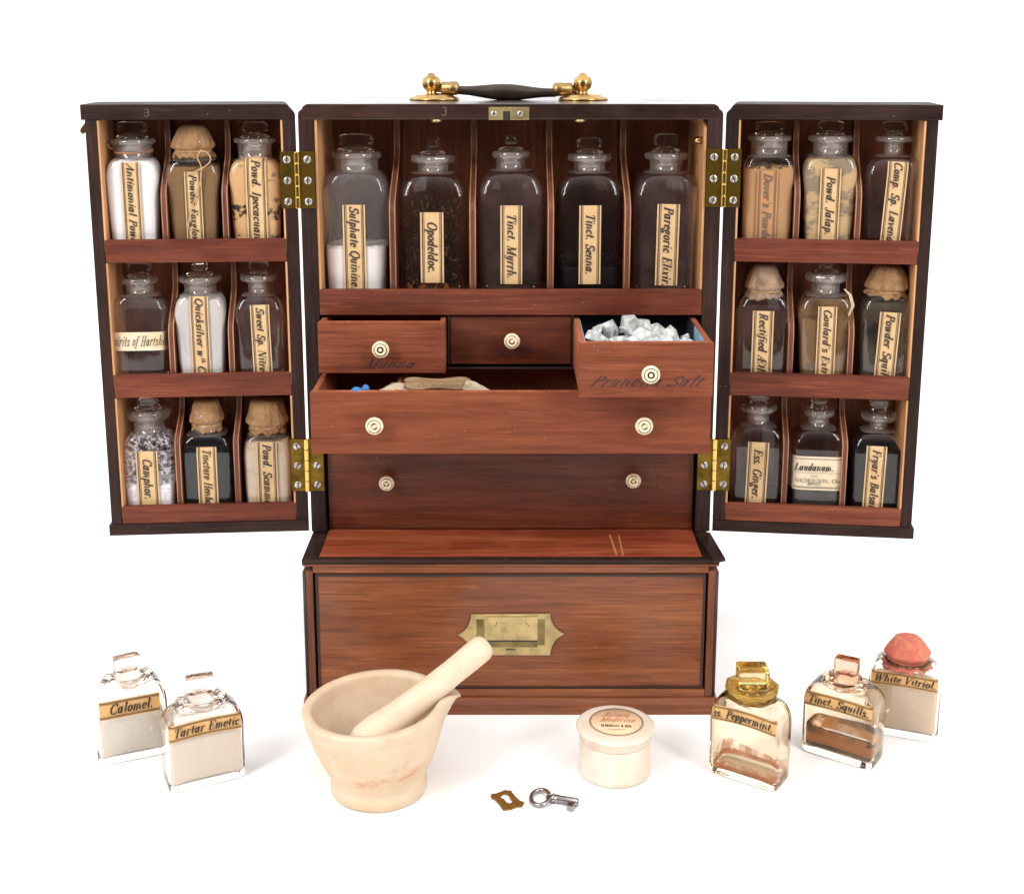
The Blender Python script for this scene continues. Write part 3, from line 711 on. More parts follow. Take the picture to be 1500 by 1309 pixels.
def cabinet_bottle(fr, spec, label, group):
    """spec in photo pixels on the plane of the bottle's axis"""
    Mx, wax, zbase, B, rz = fr
    P = lambda px, py: onM(px, py, Mx, wax)
    xl, xr = spec['x']; ym = spec.get('ym', 300); c = P((xl+xr)/2, ym).x
    A = (P(xr, ym).x-P(xl, ym).x)/2
    yl0, yl1 = spec['lipy']
    Z = lambda y: P((xl+xr)/2, y).z - zbase
    hw = lambda a, b, y: abs(P(b, y).x-P(a, y).x)/2
    S = dict(A=A, Ab=A*spec.get('tap', .93), B=B, zs=Z(spec['ysh']), zn=Z(spec['yn']), rn=hw(*spec['neck'], yl1), zl=Z(yl1), zt=Z(yl0), rl=hw(*spec['lip'], yl0), n=spec.get('n', 6.0), oct=spec.get('oct', False))
    loc = Mx @ Vector((c, wax, zbase))
    root = thing('medicine_bottle', label, 'bottle', loc, rz, group)
    if spec.get('rot'): root.rotation_euler.z += spec['rot']
    glass_body(S, root)
    for ct in spec.get('cont', []):
        kind, mat, y = ct[:3]
        z = Z(y)
        if kind == 'powder': contents(S, root, 'powder', mat, z, seed=xl*.37, rough=.0022, slope=ct[3] if len(ct) > 3 else 0)
        elif kind == 'liquid': contents(S, root, 'liquid', mat, z, rough=0)
        elif kind == 'film': coat_film(S, root, 'residue', mat, Z(ct[3]), z)
    if 'stop' in spec:
        a, b, yt = spec['stop'][:3]; stopper(S, root, hw(a, b, yt)*2 if not spec.get('edge') else spec.get('plate', .017), Z(yt), spec.get('edge', False), thick=.0068 if not spec.get('edge') else hw(a, b, yt)*2)
    if 'cap' in spec:
        a, b, yt, yb = spec['cap'][:4]; leather_cap(S, root, hw(a, b, yb)*2, Z(yt), Z(yb), spec.get('capmat', 'leather'), xl*.11, flat=spec.get('flat', .2))
    if 'lab' in spec:
        x0, x1, y0, y1 = spec['lab']
        Pf = lambda px, py: onM(px, py, Mx, wax-B)
        X0, X1 = Pf(x0, (y0+y1)/2).x-c, Pf(x1, (y0+y1)/2).x-c
        Z1, Z0 = Pf(x0, y0).z-zbase, Pf(x0, y1).z-zbase
        kw = dict(spec.get('lk', {}))
        if spec.get('hz'):
            if 'tx' in spec:
                a, b = spec['tx']; kw['tstart'] = Pf(a, y0).x-c; kw['tlen'] = Pf(b, y0).x-Pf(a, y0).x
            lab, pt = strip_label(S, root, X0, X1, Z0, Z1, spec['text'], spec.get('pm', 'paper'), False, **kw)
        else:
            a, b = spec['tx']; kw['tstart'] = Pf(x0, a).z-zbase; kw['tlen'] = Pf(x0, a).z-Pf(x0, b).z
            lab, pt = strip_label(S, root, X0, X1, max(Z0, .002), Z1, spec['text'], spec.get('pm', 'paper'), True, **kw)
        for (tx, px, py, px2, h, ink, bold, sl) in spec.get('extra', []):
            polys, wid = text_polys(tx, bold, .03, sl); q0, q1 = Pf(px, py), Pf(px2, py); s = (q1.x-q0.x)/wid
            lettering('lettering', polys, lambda a, b, k: pt(q0.x-c+a*s, q0.z-zbase+b*h, .0011+k), ink, lab)
        for (ya, hh) in spec.get('rules', []):
            bm = BM(); z_ = Pf(x0, ya).z-zbase; n = 12
            V = [[bm.verts.new(pt(X0+(X1-X0)*i/n, z_+d, .0009)) for i in range(n+1)] for d in (0, hh)]
            for i in range(n): bm.faces.new([V[0][i], V[0][i+1], V[1][i+1], V[1][i]])
            obj('border', bm, 'inkgrey', lab)
    return root, S, Z, P, c
# ================================================================== SETTING
bm = BM()
vv = [bm.verts.new(p) for p in ((-40, -1.1, 0), (40, -1.1, 0), (40, 60, 0), (-40, 60, 0))]; bm.faces.new(vv)
g = obj('table_surface', bm, 'ground'); g['kind'] = 'structure'

# ================================================================== CHEST
chest = thing('medicine_chest', 'tall mahogany medicine chest with two open doors, drawers and brass handle on top', 'medicine chest')
XI, XO = .1416, .1527
ZT, ZS = .4450, .1212
# upper carcass
def rounded(x0, x1, z0, z1, r, left=False, right=False, seg=6):
    p = [(x0, z0), (x1, z0)]
    p += [(x1-r+r*cos(a), z1-r+r*sin(a)) for a in [pi/2*i/seg for i in range(seg+1)]] if right else [(x1, z1)]
    p += [(x0+r-r*sin(a), z1-r+r*cos(a)) for a in [pi/2*i/seg for i in range(seg+1)]] if left else [(x0, z1)]
    return p
for s in (-1, 1):
    bm = BM(); a, b = sorted((s*XI, s*XO))
    prism(bm, rounded(a, b, ZS+.0002, .4415, .0042, s < 0, s > 0), 0, .15, 'y', .0004); obj('side_panel', bm, 'edge', chest)
    bm = BM(); a, b = sorted((s*(XI-.0022), s*(XI-.0002)))
    pts = [(.0012, .2995), (.0012, .4338), (.084, .4338), (.084, .2995)]
    if s > 0: pts = [(.0012, .2995), (.0012, .428), (.010, .4338), (.084, .4338), (.084, .2995)]
    prism(bm, pts, a, b, 'x', .0003); obj('lining', bm, 'lining', chest)
bm = BM(); prism(bm, rounded(-.1499, .1499, .4340, ZT, .0045, True, True), -.0004, .15, 'y', .0005); obj('top_panel', bm, 'top', chest)
bm = BM(); box(bm, -XI-.001, XI+.001, .084, .088, ZS, .4339); obj('back_panel', bm, 'inner', chest)
bm = BM(); box(bm, -XI+.0003, XI-.0003, .002, .0838, .2967, .3008); obj('bottle_shelf', bm, 'inner', chest)
bm = BM(); box(bm, -XI+.0002, XI-.0002, .0003, .0048, .2907, .3100, .0005); obj('shelf_rail', bm, 'rail', chest)
def part_profile(z0, z1, zf, d, y0=.0, yb=.05):
    """partition standing full depth at the bottom, swept back towards the top"""
    P = [(d, z0), (y0, z0), (y0, zf)]
    for i in range(1, 9):
        f = i/8; sm = f*f*(3-2*f); P.append((y0+(yb-y0)*sm, zf+(z1-zf)*.62*f))
    P += [(yb+.002, z1), (d, z1)]; return P
for px in (575, 692, 806, 918):
    x = onY(px+.5, 424, 0).x; bm = BM(); prism(bm, part_profile(.3009, .4337, .368, .0838, .0052, .056), x-.0021, x+.0021, 'x', .0003); o = obj('partition', bm, 'part', chest)
    bm = BM()
    for sd in (-1, 1):   # pale worn arrises along the front edge
        tube(bm, [(x+sd*.0019, q[0]-.0001, q[1]) for q in part_profile(.3009, .4337, .368, .0838, .0052, .056)[1:-1]], .0005, 6)
    obj('edge_strip', bm, 'partedge', o)
# dividers round the drawers
bm = BM(); box(bm, -XI+.0003, XI-.0003, .006, .0838, .2901, .2906); obj('drawer_divider', bm, 'black', chest)
bm = BM(); box(bm, -XI+.0003, XI-.0003, .004, .0838, .2484, .2500, .0003); obj('drawer_divider', bm, 'groove', chest)
bm = BM(); box(bm, -XI+.0003, XI-.0003, .004, .0838, .1995, .2018, .0003); obj('drawer_divider', bm, 'groove', chest)
for x in (-.0460, .0462):
    bm = BM(); box(bm, x-.0010, x+.0010, .005, .0838, .2512, .2900, .0003); obj('drawer_divider', bm, 'groove', chest)

def knob(x, y, z, parent, s=1.0):
    bm = BM(); r = .0063*s
    lathe(bm, [(r*.55, -.0005), (r*.5, .003), (r*.38, .0045), (r*.42, .006), (r*.9, .0078), (r, .0088), (r*.99, .0098), (r*.9, .0106), (r*.78, .0110)], 40, Matrix.Translation((x, y, z)) @ TOFRONT)
    lathe(bm, [(r*.78, .0110), (r*.74, .01085), (r*.70, .0110)], 40, Matrix.Translation((x, y, z)) @ TOFRONT, 0)
    lathe(bm, [(r*.70, .0110), (r*.6, .0114), (r*.46, .0112), (r*.33, .0108)], 40, Matrix.Translation((x, y, z)) @ TOFRONT)
    lathe(bm, [(r*.33, .0108), (r*.29, .0105), (r*.25, .0106)], 40, Matrix.Translation((x, y, z)) @ TOFRONT, 1)
    lathe(bm, [(r*.24, .0106), (r*.2, .0117), (r*.1, .0122), (0, .0123)], 40, Matrix.Translation((x, y, z)) @ TOFRONT)
    o = obj('knob', bm, ['ivory', 'ivoryline'], parent); return o
def drawer(name, x0, x1, z0, z1, yf, depth, mat, th=.006, side=.0042, label=None):
    bm = BM()
    box(bm, x0, x1, yf, yf+th, z0, z1, .0005, 0)
    zs = z1-.0008
    for a, b in ((x0+.0005, x0+side), (x1-side, x1-.0005)): box(bm, a, b, yf+th, yf+depth, z0+.001, zs, .0003, 1)
    box(bm, x0+side, x1-side, yf+depth-.004, yf+depth, z0+.001, zs, 0, 1)
    box(bm, x0+side, x1-side, yf+th, yf+depth-.004, z0+.001, z0+.0035, 0, 1)
    box(bm, x0+.0006, x1-.0006, yf+.0008, yf+th, z1-.0001, z1+.0002, 0, 1)
    o = obj(name, bm, [mat, 'cutx'], chest)
    if label: o['label'] = label
    return o
def wood_text(s, x0, x1, z, y, parent, h=.014, bold=.075, slant=.75):
    polys, wid = text_polys(s, bold, .02, slant, .03); k = (x1-x0)/wid
    lettering('lettering', polys, lambda a, b, e: (x0+a*k, y-.0002-e, z+b*h), 'inkwood', parent)
d1 = drawer('small_drawer', -.1405, -.0476, .2512, .2890, -.0187, .095, 'drawer', label='small drawer pulled slightly out, inked Manna')
q = onY(557, 513, -.030); knob(q.x, -.0187, q.z, d1); wood_text('Manna', -.1085, -.0715, .2548, -.0187, d1, .0105)
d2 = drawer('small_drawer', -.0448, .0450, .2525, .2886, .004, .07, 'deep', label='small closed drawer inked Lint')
q = onY(750, 501, -.008); knob(q.x, .004, q.z, d2, .95); wood_text('Lint', -.012, .013, .2590, .004, d2, .0105)
d3 = drawer('small_drawer', .0466, .1382, .2504, .2885, -.0834, .125, 'drawer', label='small drawer pulled far out, full of white crystals')
q = onY(954, 550, -.095); knob(q.x, -.0834, q.z, d3); wood_text('Prunella Salt', .0530, .1290, .2583, -.0834, d3, .0105)
bm = BM()
box(bm, .0510, .0516, -.0770, .036, .2540, .2868); obj('lining', bm, 'bluepaper', d3)
bm = BM(); box(bm, .1332, .1338, -.0770, -.02, .2540, .2868); obj('lining', bm, 'bluepaper', d3)
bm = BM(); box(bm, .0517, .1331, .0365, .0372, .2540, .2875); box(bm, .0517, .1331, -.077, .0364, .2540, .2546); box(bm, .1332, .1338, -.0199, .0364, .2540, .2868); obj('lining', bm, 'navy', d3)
wd = drawer('wide_drawer', -.1413, .1413, .2024, .2474, -.0588, .135, 'wide')
for p_ in ((548, 625), (944, 625)): q = onY(*p_, -.070); knob(q.x, -.0588, q.z, wd)
bm = BM(); box(bm, -.0835, -.0805, -.0527, .070, .2062, .2440, .0003); obj('divider', bm, 'cutx', wd)
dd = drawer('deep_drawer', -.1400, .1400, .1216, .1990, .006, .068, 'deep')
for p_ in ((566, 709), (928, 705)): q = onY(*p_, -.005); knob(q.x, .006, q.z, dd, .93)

# lock plate in the top rail
lp = onY(716, 157, -.0006); lq = onY(775, 176, -.0006)
bm = BM(); xm0, xm1 = onY(737, 165, 0).x, onY(747.5, 165, 0).x; zm = onY(740, 163, 0).z
box(bm, lp.x, xm0, -.0014, .004, .4338, lp.z, .0002); box(bm, xm1, lq.x, -.0014, .004, .4338, lp.z, .0002); box(bm, xm0, xm1, -.0014, .004, zm, lp.z, .0002)
lk = obj('lock_plate', bm, 'brassplate', chest)
bm = BM(); box(bm, xm0+.0002, xm1-.0002, -.0007, .003, .4335, zm-.0002); obj('lock_slot', bm, 'black', lk)
def screw(x, y, z, parent, r=.0026, ang=0.2, mtx=None):
    bm = BM(); T = (mtx or Matrix()) @ Matrix.Translation((x, y, z)) @ TOFRONT
    lathe(bm, [(r*1.08, -.0002), (r*1.05, .0003), (r*.9, .0006), (r*.4, .0007), (0, .00072)], 24, T)
    t = bmesh.new(); box(t, -r*.17, r*.17, -r*.95, r*.95, .0004, .00082); join(bm, t, 1, T @ Matrix.Rotation(ang, 4, 'Z'))
    return obj('screw', bm, ['steel', 'slot'], parent)
for px in (723.5, 762): q = onY(px, 166.5, 0); screw(q.x, -.0014, q.z, lk, .0021, rnd.uniform(-1, 1))
for px in (639, 850):
    q = onY(px, 175.5, 0); bm = BM(); lathe(bm, [(.0042, .0), (.0040, -.0016), (.0022, -.0022), (0, -.0024)], 20, Matrix.Translation((q.x, .004, .4340))); obj('bolt_nut', bm, 'brassplate', chest)
q = onY(1020, 200, .012); bm = BM(); lathe(bm, [(.0028, 0), (.0028, .004), (.0014, .006), (0, .006)], 20, Matrix.Translation((XI-.0022, .010, .4185)) @ Matrix.Rotation(-pi/2, 4, 'Y')); obj('catch_stud', bm, 'brass', chest)

# carrying handle
hd = bpy.data.objects.new('carrying_handle', None); COL.objects.link(hd); hd.parent = chest; hd.empty_display_size = .01
HY = .072
for s, px in ((-1, 638.5), (1, 852.5)):
    q = onZ(px, 146, .445); x = onY(px-2 if s < 0 else px+1.5, 146, HY).x; xb = onY(632 if s < 0 else 853.5, 130, HY).x
    bm = BM(); lathe(bm, [(.0190, .0), (.0192, .0012), (.0180, .0022), (.0150, .0030), (.0146, .0037), (.0120, .0043), (.0075, .0048), (.0050, .0052)], 48, Matrix.Translation((x, HY, .4450))); obj('rosette', bm, 'brass', hd)
    bm = BM(); zz = .4500
    lathe(bm, [(.0062, 0), (.0055, .0015), (.0037, .0028), (.0040, .0042), (.0062, .006), (.0072, .0088), (.0073, .0112), (.0060, .0140), (.0034, .0152), (.0030, .0160), (.0024, .0172), (0, .0178)], 36, Matrix.Translation((xb, HY, zz-.002))); obj('post', bm, 'brass', hd)
    bm = BM(); x0, x1 = (onY(647, 130, HY).x, onY(673, 130, HY).x) if s < 0 else (onY(838, 132, HY).x, onY(809, 132, HY).x)
    Ln = abs(x1-x0); T = Matrix.Translation((x0, HY, onY(650, 129.5 if s < 0 else 131, HY).z)) @ Matrix.Rotation(-s*pi/2, 4, 'Y')
    lathe(bm, [(.0030, -.004), (.0032, -.0005), (.0048, 0), (.0052, .0008), (.0050, Ln*.45), (.0053, Ln*.5), (.0053, Ln*.85), (.0040, Ln*.96), (.0022, Ln)], 32, T); obj('socket', bm, 'brassdark', hd)
bm = BM(); x0, x1 = onY(668, 132, HY).x, onY(814, 134, HY).x; zc0, zc1 = onY(668, 132, HY).z, onY(814, 136, HY).z
K = 28; ring_pts = [(x0+(x1-x0)*i/K, HY, zc0+(zc1-zc0)*i/K-.0006*sin(pi*i/K)) for i in range(K+1)]
tube(bm, ring_pts, lambda f: .0030+.0034*(sin(pi*f)**2.4)+.0004*abs(1-2*f), 20); obj('grip', bm, 'bronze', hd)

# base
for s in (-1, 1):
    a, b = sorted((s*.1444, s*.1518)); bm = BM(); box(bm, a, b, -.0535, .15, .0120, .1115, .0006); obj('base_side', bm, 'basev', chest)
    bm = BM(); tube(bm, [(s*.1508, -.0535, .0128), (s*.1508, -.0535, .1113)], .0011, 10); obj('corner_bead', bm, 'groove', chest)
bm = BM(); box(bm, -.1443, .1443, -.0537, -.045, .1100, .1152, .0005); obj('base_rail', bm, 'base', chest)
bm = BM(); box(bm, -.1443, .1443, -.0537, -.045, .0120, .0183, .0005); obj('base_rail', bm, 'base', chest)
bm = BM(); box(bm, -.1438, .1438, -.0460, .148, .0125, .1160); obj('base_core', bm, 'black', chest)
bm = BM(); box(bm, -.1520, .1520, -.0546, .1500, .1170, .1182, .0004); obj('moulding', bm, 'edgex', chest)
bm = BM(); box(bm, -.1517, .1517, -.0542, .1499, .1154, .1169, .0003); obj('moulding', bm, 'base', chest)
bm = BM(); box(bm, -.1400, .1400, -.0480, .0838, .1183, .1205); obj('step_board', bm, 'step', chest)
bm = BM()
prism(bm, [(-.1519, -.0546), (-.1401, -.0482), (-.1401, .0838), (-.1519, .0838)], .1183, .1206, 'z', .0002)
prism(bm, [(-.1519, -.0548), (.1519, -.0548), (.1401, -.0482), (-.1400, -.0482)], .1183, .12055, 'z', .0002)
obj('step_border', bm, 'edgex', chest)
bm = BM(); fl = [onZ(px, py, .1228) for px, py in ((1019, 779), (1040, 779), (1063, 818), (1046, 821))]
prism(bm, [(p.x, p.y) for p in fl], .1207, .1228, 'z', .0003); o = obj('loose_moulding', bm, 'edge', chest); o['label'] = 'dark moulding strip sprung out of line at the step corner'
bm = BM(); box(bm, -.1427, .1427, -.0527, -.042, .0191, .1091, .0006); bd = obj('base_drawer', bm, 'base', chest)
bm = BM(); t_ = .0016; y0, y1 = -.0538, -.0528
for q in ((-.1426, .1426, .1074, .1090), (-.1426, .1426, .0192, .0204)): box(bm, q[0], q[1], y0, y1, q[2], q[3], .0002)
for q in ((-.1426, -.1410, .0205, .1073), (.1410, .1426, .0205, .1073)): box(bm, q[0], q[1], y0, y1, q[2], q[3], .0002)
obj('cock_bead', bm, 'groove', bd)
# plinth with a chamfered top edge
bm = BM(); prism(bm, [(-.0545, .0118), (-.0587, .0085), (-.0590, .0078), (-.0590, .0002), (.154, .0002), (.154, .0118)], -.1536, .1536, 'x', .0007); obj('plinth', bm, 'base', chest)
bm = BM()
for (xa, xb, xc, xd) in ((892, 894.5, 905, 902), (905, 907, 914, 911.5)):
    pts = [onZ(px, py, .12058) for px, py in ((xa, 783), (xb, 783), (xc, 813), (xd, 813))]; prism(bm, [(p.x, p.y) for p in pts], .1204, .12058, 'z')
obj('scratch_mark', bm, 'scuff', chest)
for px, py in ((651, 163),):
    p0 = onY(px-5, py+6, -.0005); polys, wid = text_polys('3', .06, .05, .1); lettering('stamped_mark', polys, lambda a, b, e: (p0.x+a*.010, -.0006-e, p0.z+b*.0085), 'stamp', chest)
# sunk brass handle of the base drawer
PYv = -.0538
def Q(px, py): p = onY(px, py, PYv); return (p.x, p.z)
def cv(p0, c, p1, n=8): return [((1-t)**2*p0[0]+2*t*(1-t)*c[0]+t*t*p1[0], (1-t)**2*p0[1]+2*t*(1-t)*c[1]+t*t*p1[1]) for t in [i/n for i in range(n+1)]]
tl, tr, br, bl, le, re = Q(690, 899), Q(806, 898), Q(806, 959), Q(690, 959), Q(670, 929.5), Q(827, 928)
outl = cv(tl, (tl[0]-.0005, le[1]+.0045), le)[:-1] + cv(le, (bl[0]-.0005, le[1]-.0045), bl) + cv(br, (br[0]+.0005, re[1]-.0045), re)[:-1] + cv(re, (tr[0]+.0005, re[1]+.0045), tr)
bm = BM(); prism(bm, outl, -.0543, -.0528, 'y', .0002); pl = obj('handle_plate', bm, 'brassplate', bd)
def prect(name, x0, x1, ya, yb, y_0, y_1, mat, bev=.0002):
    a = Q(x0, ya); b = Q(x1, yb); bm = BM(); box(bm, a[0], b[0], y_0, y_1, b[1], a[1], bev); return obj(name, bm, mat, bd)
prect('handle_slot', 698, 709, 906, 944, -.05445, -.0535, 'brassslot'); prect('handle_slot', 788, 798, 906, 944, -.05445, -.0535, 'brassslot'); prect('handle_slot', 709.5, 787.5, 937, 947, -.05445, -.0535, 'brassslot')
prect('handle_tab', 709.5, 787.5, 902, 936.4, -.0551, -.0535, 'brassplate'); prect('finger_slot', 709.5, 787.5, 936.6, 938.8, -.0547, -.0536, 'slot', 0)
prect('catch_hole', 741, 755, 949.5, 951, -.0545, -.0536, 'slot', 0)
bm = BM()
for a, b in (((726, 917), (728.5, 910)), ((769, 911), (776, 917))):
    p, q = onY(*a, -.05515), onY(*b, -.05515); tube(bm, [p, q], .00022, 6)
obj('scratch_mark', bm, 'slot', bd)

# ------------------------------------------------------------------ doors
HX = .1545
DM = {}
def build_door(s, ang):
    Mx = Matrix.Translation((s*HX, -.0004, 0)) @ Matrix.Rotation(s*-ang if s > 0 else ang, 4, 'Z'); DM[s] = Mx
    X = lambda u: s*u
    def bx(bm, u0, u1, y0, y1, z0, z1, bev=.0004, mi=0): a, b = sorted((X(u0), X(u1))); box(bm, a, b, y0, y1, z0, z1, bev, mi)
    D = .050
    bm = BM()
    a, b = sorted((X(0), X(.0092)))
    prism(bm, rounded(a, b, .1312, .4412, .0042, s > 0, s < 0), 0, D, 'y', .0004)         # hinge stile
    bx(bm, .1402, .1482, 0, D, .1312, .4341)                                             # outer stile
    a, b = sorted((X(.0030), X(.1507)))
    prism(bm, rounded(a, b, .4342, .4450, .0045, s > 0, s < 0), -.0006, D+.0005, 'y', .0005, 1)   # top
    bx(bm, .0, .1502, -.0005, D+.0005, .1222, .1310, .0005, 1)                           # bottom
    bx(bm, .0093, .1401, D-.005, D-.0002, .1313, .4340, 0, 2)                            # back
    for v in bm.verts:      # the hinge side is planed off towards the back so that the door swings clear
        if abs(v.co.x) < .0090 and v.co.y > .004: v.co.x += s*(.0062 if s < 0 else .0045)*v.co.y/D
    dr = obj('door', bm, ['edge', 'edgex', 'inner'], chest)
    dr.matrix_world = Mx
    dr['label'] = 'left open door with three shelves of bottles' if s < 0 else 'right open door with three shelves of bottles'
    tiers = [(.3312, .3482, .4340), (.2298, .2476, .3311), (.1312, .1453, .2297)]
    for (z0, z1, zt) in tiers:
        bm = BM(); bx(bm, .0094, .1400, .0004, .0038, z0, z1, .0005); obj('shelf_rail', bm, 'rail', dr)
        bm = BM(); bx(bm, .0094, .1400, .0040, D-.0052, z1-.0125, z1-.0095, 0); bx(bm, .0094, .1400, .0040, D-.0052, z0, z0+.002, 0); obj('shelf', bm, 'inner', dr)
        for u in (.0532, .0968):
            zf = z1+.030 if z1 > .2 else z1+.046
            prf = part_profile(z1-.0094, zt-.0002, zf, D-.0052, .0042, .032)
            bm = BM(); prism(bm, prf, X(u)-.0019, X(u)+.0019, 'x', .0003); pt_ = obj('partition', bm, 'part', dr)
            bm = BM()
            for sd in (-1, 1): tube(bm, [(X(u)+sd*.0017, q[0]-.0001, q[1]) for q in prf[1:-1]], .00045, 6)
            obj('edge_strip', bm, 'partedge', dr)
    for (z0, z1, zt) in tiers:
        for u in (.0093, .1386):
            bm = BM(); bx(bm, u, u+.0015, .0006, D-.0053, z1-.0094, zt-.0002, .0002); obj('lining', bm, 'lining', dr)
    if s < 0:
        polys, wid = text_polys('3', .06, .05, .1); lettering('stamped_mark', polys, lambda a, b, e: (X(.1065)+a*.009, -.0008-e, .4365+b*.008), 'stamp', dr)
        bm = BM(); prism(bm, [(X(.1485), .4335), (X(.1485), .4255), (X(.1520), .4235), (X(.1537), .4262), (X(.1522), .4290)], .006, .010, 'y', .0003); obj('catch', bm, 'brass', dr)
    return dr
build_door(-1, radians(4.0)); build_door(1, radians(6.6))
for s, ys in ((-1, (222, 305)), (-1, (642, 718)), (1, (218, 303)), (1, (642, 717))):
    z1 = onY(440 if s < 0 else 1056, ys[0], 0).z; z0 = onY(440 if s < 0 else 1056, ys[1], 0).z
    bm = BM(); Wl = .0106
    a, b = sorted((s*(HX-.0022), s*(HX-.0022-Wl))); box(bm, a, b, -.0012, .0010, z0, z1, .0002)
    t = bmesh.new(); a, b = sorted((s*.0018, s*(.0018+.0100))); box(t, a, b, -.0008, .0010, z0, z1, .0002)
    join(bm, t, 0, DM[s])
    hx = s*(HX-.0002); n = 5; hgt = (z1-z0)/n
    for k in range(n):
        lathe(bm, [(.0017, .00005), (.0021, .00008), (.0022, .00014), (.0022, .0006), (.0022, hgt*.5), (.0022, hgt-.0006), (.0022, hgt-.00014), (.0021, hgt-.00008), (.0017, hgt-.00005)], 28, Matrix.Translation((hx, -.0016, z0+k*hgt)), 1)
    h = obj('hinge', bm, ['brassold', 'brassbar'], chest)
    for k in (.12, .49, .86):
        zz = z0+(z1-z0)*k
        screw(s*(HX-.0022-Wl*.52), -.0012, zz, h, .0027, rnd.uniform(-.5, .5)); screw(s*(.0018+.0052), -.0008, zz, h, .0027, rnd.uniform(-.5, .5), DM[s])

# ================================================================== BOTTLES IN THE CHEST
frM = (Matrix(), .033, .3009, .0205, 0.0)
zb1, zb2, zb3 = .3482-.0094, .2476-.0094, .1453-.0094
def frD(s, zb): e = DM[s].to_euler(); return (DM[s], .0225, zb+.0001, .0155, e.z)
g = 'large bottles on the middle shelf'
MID = [
 dict(x=(475, 572), ym=292, lipy=(222, 231), lip=(490, 563), yn=250, neck=(497, 560), ysh=296, stop=(500, 552, 197), tap=.90, lab=(503, 536, 300, 424), text='Sulphate Quinine.', tx=(302, 423), cont=[('powder', 'p_quinine', 356), ('film', 'f_dust', 252, 362)]),
 dict(x=(585, 685), ym=300, lipy=(227, 238), lip=(603, 666), yn=251, neck=(612, 656), ysh=300, stop=(625, 643, 200), edge=True, lab=(616, 650, 311, 414), text='Opodeldoc.', tx=(324, 400), cont=[('film', 'f_dirt', 262, 424), ('film', 'f_rust', 408, 424)], tap=.92, oct=True),
 dict(x=(700, 797), ym=300, lipy=(221, 231), lip=(722, 777), yn=247, neck=(728, 771), ysh=297, stop=(740, 760, 196), edge=True, lab=(733, 765, 301, 416), text='Tinct. Myrrh.', tx=(312, 408), cont=[('film', 'f_haze', 250, 424)], tap=.94),
 dict(x=(814, 911), ym=300, lipy=(225, 236), lip=(831, 893), yn=250, neck=(840, 885), ysh=299, stop=(843, 882, 202), lab=(848, 880, 301, 416), text='Tinct. Senna.', tx=(312, 402), cont=[('liquid', 'l_black', 386), ('film', 'f_dark', 272, 384)], tap=.97, oct=True),
 dict(x=(926, 1022), ym=300, lipy=(223, 233), lip=(941, 1004), yn=250, neck=(950, 997), ysh=298, stop=(955, 992, 196), lab=(961, 994, 299, 418), text='Paregoric Elixir.', tx=(302, 419), lk=dict(tilt=-.012), cont=[('film', 'f_haze', 250, 424)], tap=.97),
]
LM = ['clear bottle labelled Sulphate Quinine, half full of white powder', 'empty grimy bottle labelled Opodeldoc on the middle shelf', 'empty clear bottle labelled Tinct. Myrrh in the middle of the chest', 'bottle labelled Tinct. Senna with black liquid in its lower third', 'clear empty bottle labelled Paregoric Elixir, beside the right door hinge']
for sp, lb in zip(MID, LM): cabinet_bottle(frM, sp, lb, g)

def twine_on(root, pts, r=.00055, mat='twine', name='twine'):
    bm = BM(); tube(bm, spline(pts, 7), r, 6); return obj(name, bm, mat, root)
gl, gr = 'small bottles on the left door', 'small bottles on the right door'
T1 = dict(ym=262, yn=232, ysh=262); T2 = dict(ym=465, yn=428, ysh=462); T3 = dict(ym=665, yn=630, ysh=664)
r_, S_, Z_, P_, c_ = cabinet_bottle(frD(-1, zb1), dict(T1, x=(157, 238), lipy=(203, 211), lip=(163, 229), neck=(169, 225), stop=(172, 217, 179), tap=.86, lab=(180, 207, 238, 356), text='Antimonial Powder', tx=(239, 369), cont=[('powder', 'p_white', 234)]), 'bottle of white powder labelled Antimonial Powder, brown thread round its neck', gl)
twine_on(r_, [(S_['rn']*1.02*cos(a), S_['rn']*1.02*sin(a), Z_(222)+.0010*sin(a)+a*.00010) for a in [2*pi*i/14 for i in range(30)]], .0004)
twine_on(r_, [(-S_['rn']*1.0, -.004, Z_(219)), (-S_['rn']*1.22, -.006, Z_(212)), (-S_['rn']*1.32, -.004, Z_(209)), (-S_['rn']*1.15, -.007, Z_(211))], .0005)
r_, S_, Z_, P_, c_ = cabinet_bottle(frD(-1, zb1), dict(T1, x=(245, 326), lipy=(203, 211), lip=(258, 315), neck=(262, 312), cap=(255, 319, 181, 229), tap=.84, lab=(272, 297, 252, 356), text='Powder Foxglove', tx=(255, 357), cont=[('powder', 'p_brown', 243)], flat=.05), 'leather-capped bottle of brown powder labelled Powder Foxglove with hanging string', gl)
yF = -.0175
twine_on(r_, [((px-286)*.00049, yF if py > 236 else -.0165, Z_(py)) for px, py in ((302, 218), (312, 222), (316, 232), (309, 240), (298, 246), (284, 252), (279, 253))], .00055, 'twinepale')
twine_on(r_, [((px-286)*.00049, yF if py > 236 else -.0165, Z_(py)) for px, py in ((303, 217), (297, 228), (302, 242), (300, 262), (292, 285), (282, 310), (278, 332))], .0005, 'twinepale')
cabinet_bottle(frD(-1, zb1), dict(T1, x=(336, 415), lipy=(202, 209), lip=(346, 407), neck=(352, 401), stop=(357, 397, 179), tap=.88, lab=(361, 391, 232, 356), text='Powd. Ipecacuanha', tx=(233, 367), cont=[('powder', 'p_ipecac', 230), ('film', 'f_clump', 286, 322)]), 'bottle of tan powder with dark clumps labelled Powd. Ipecacuanha', gl)
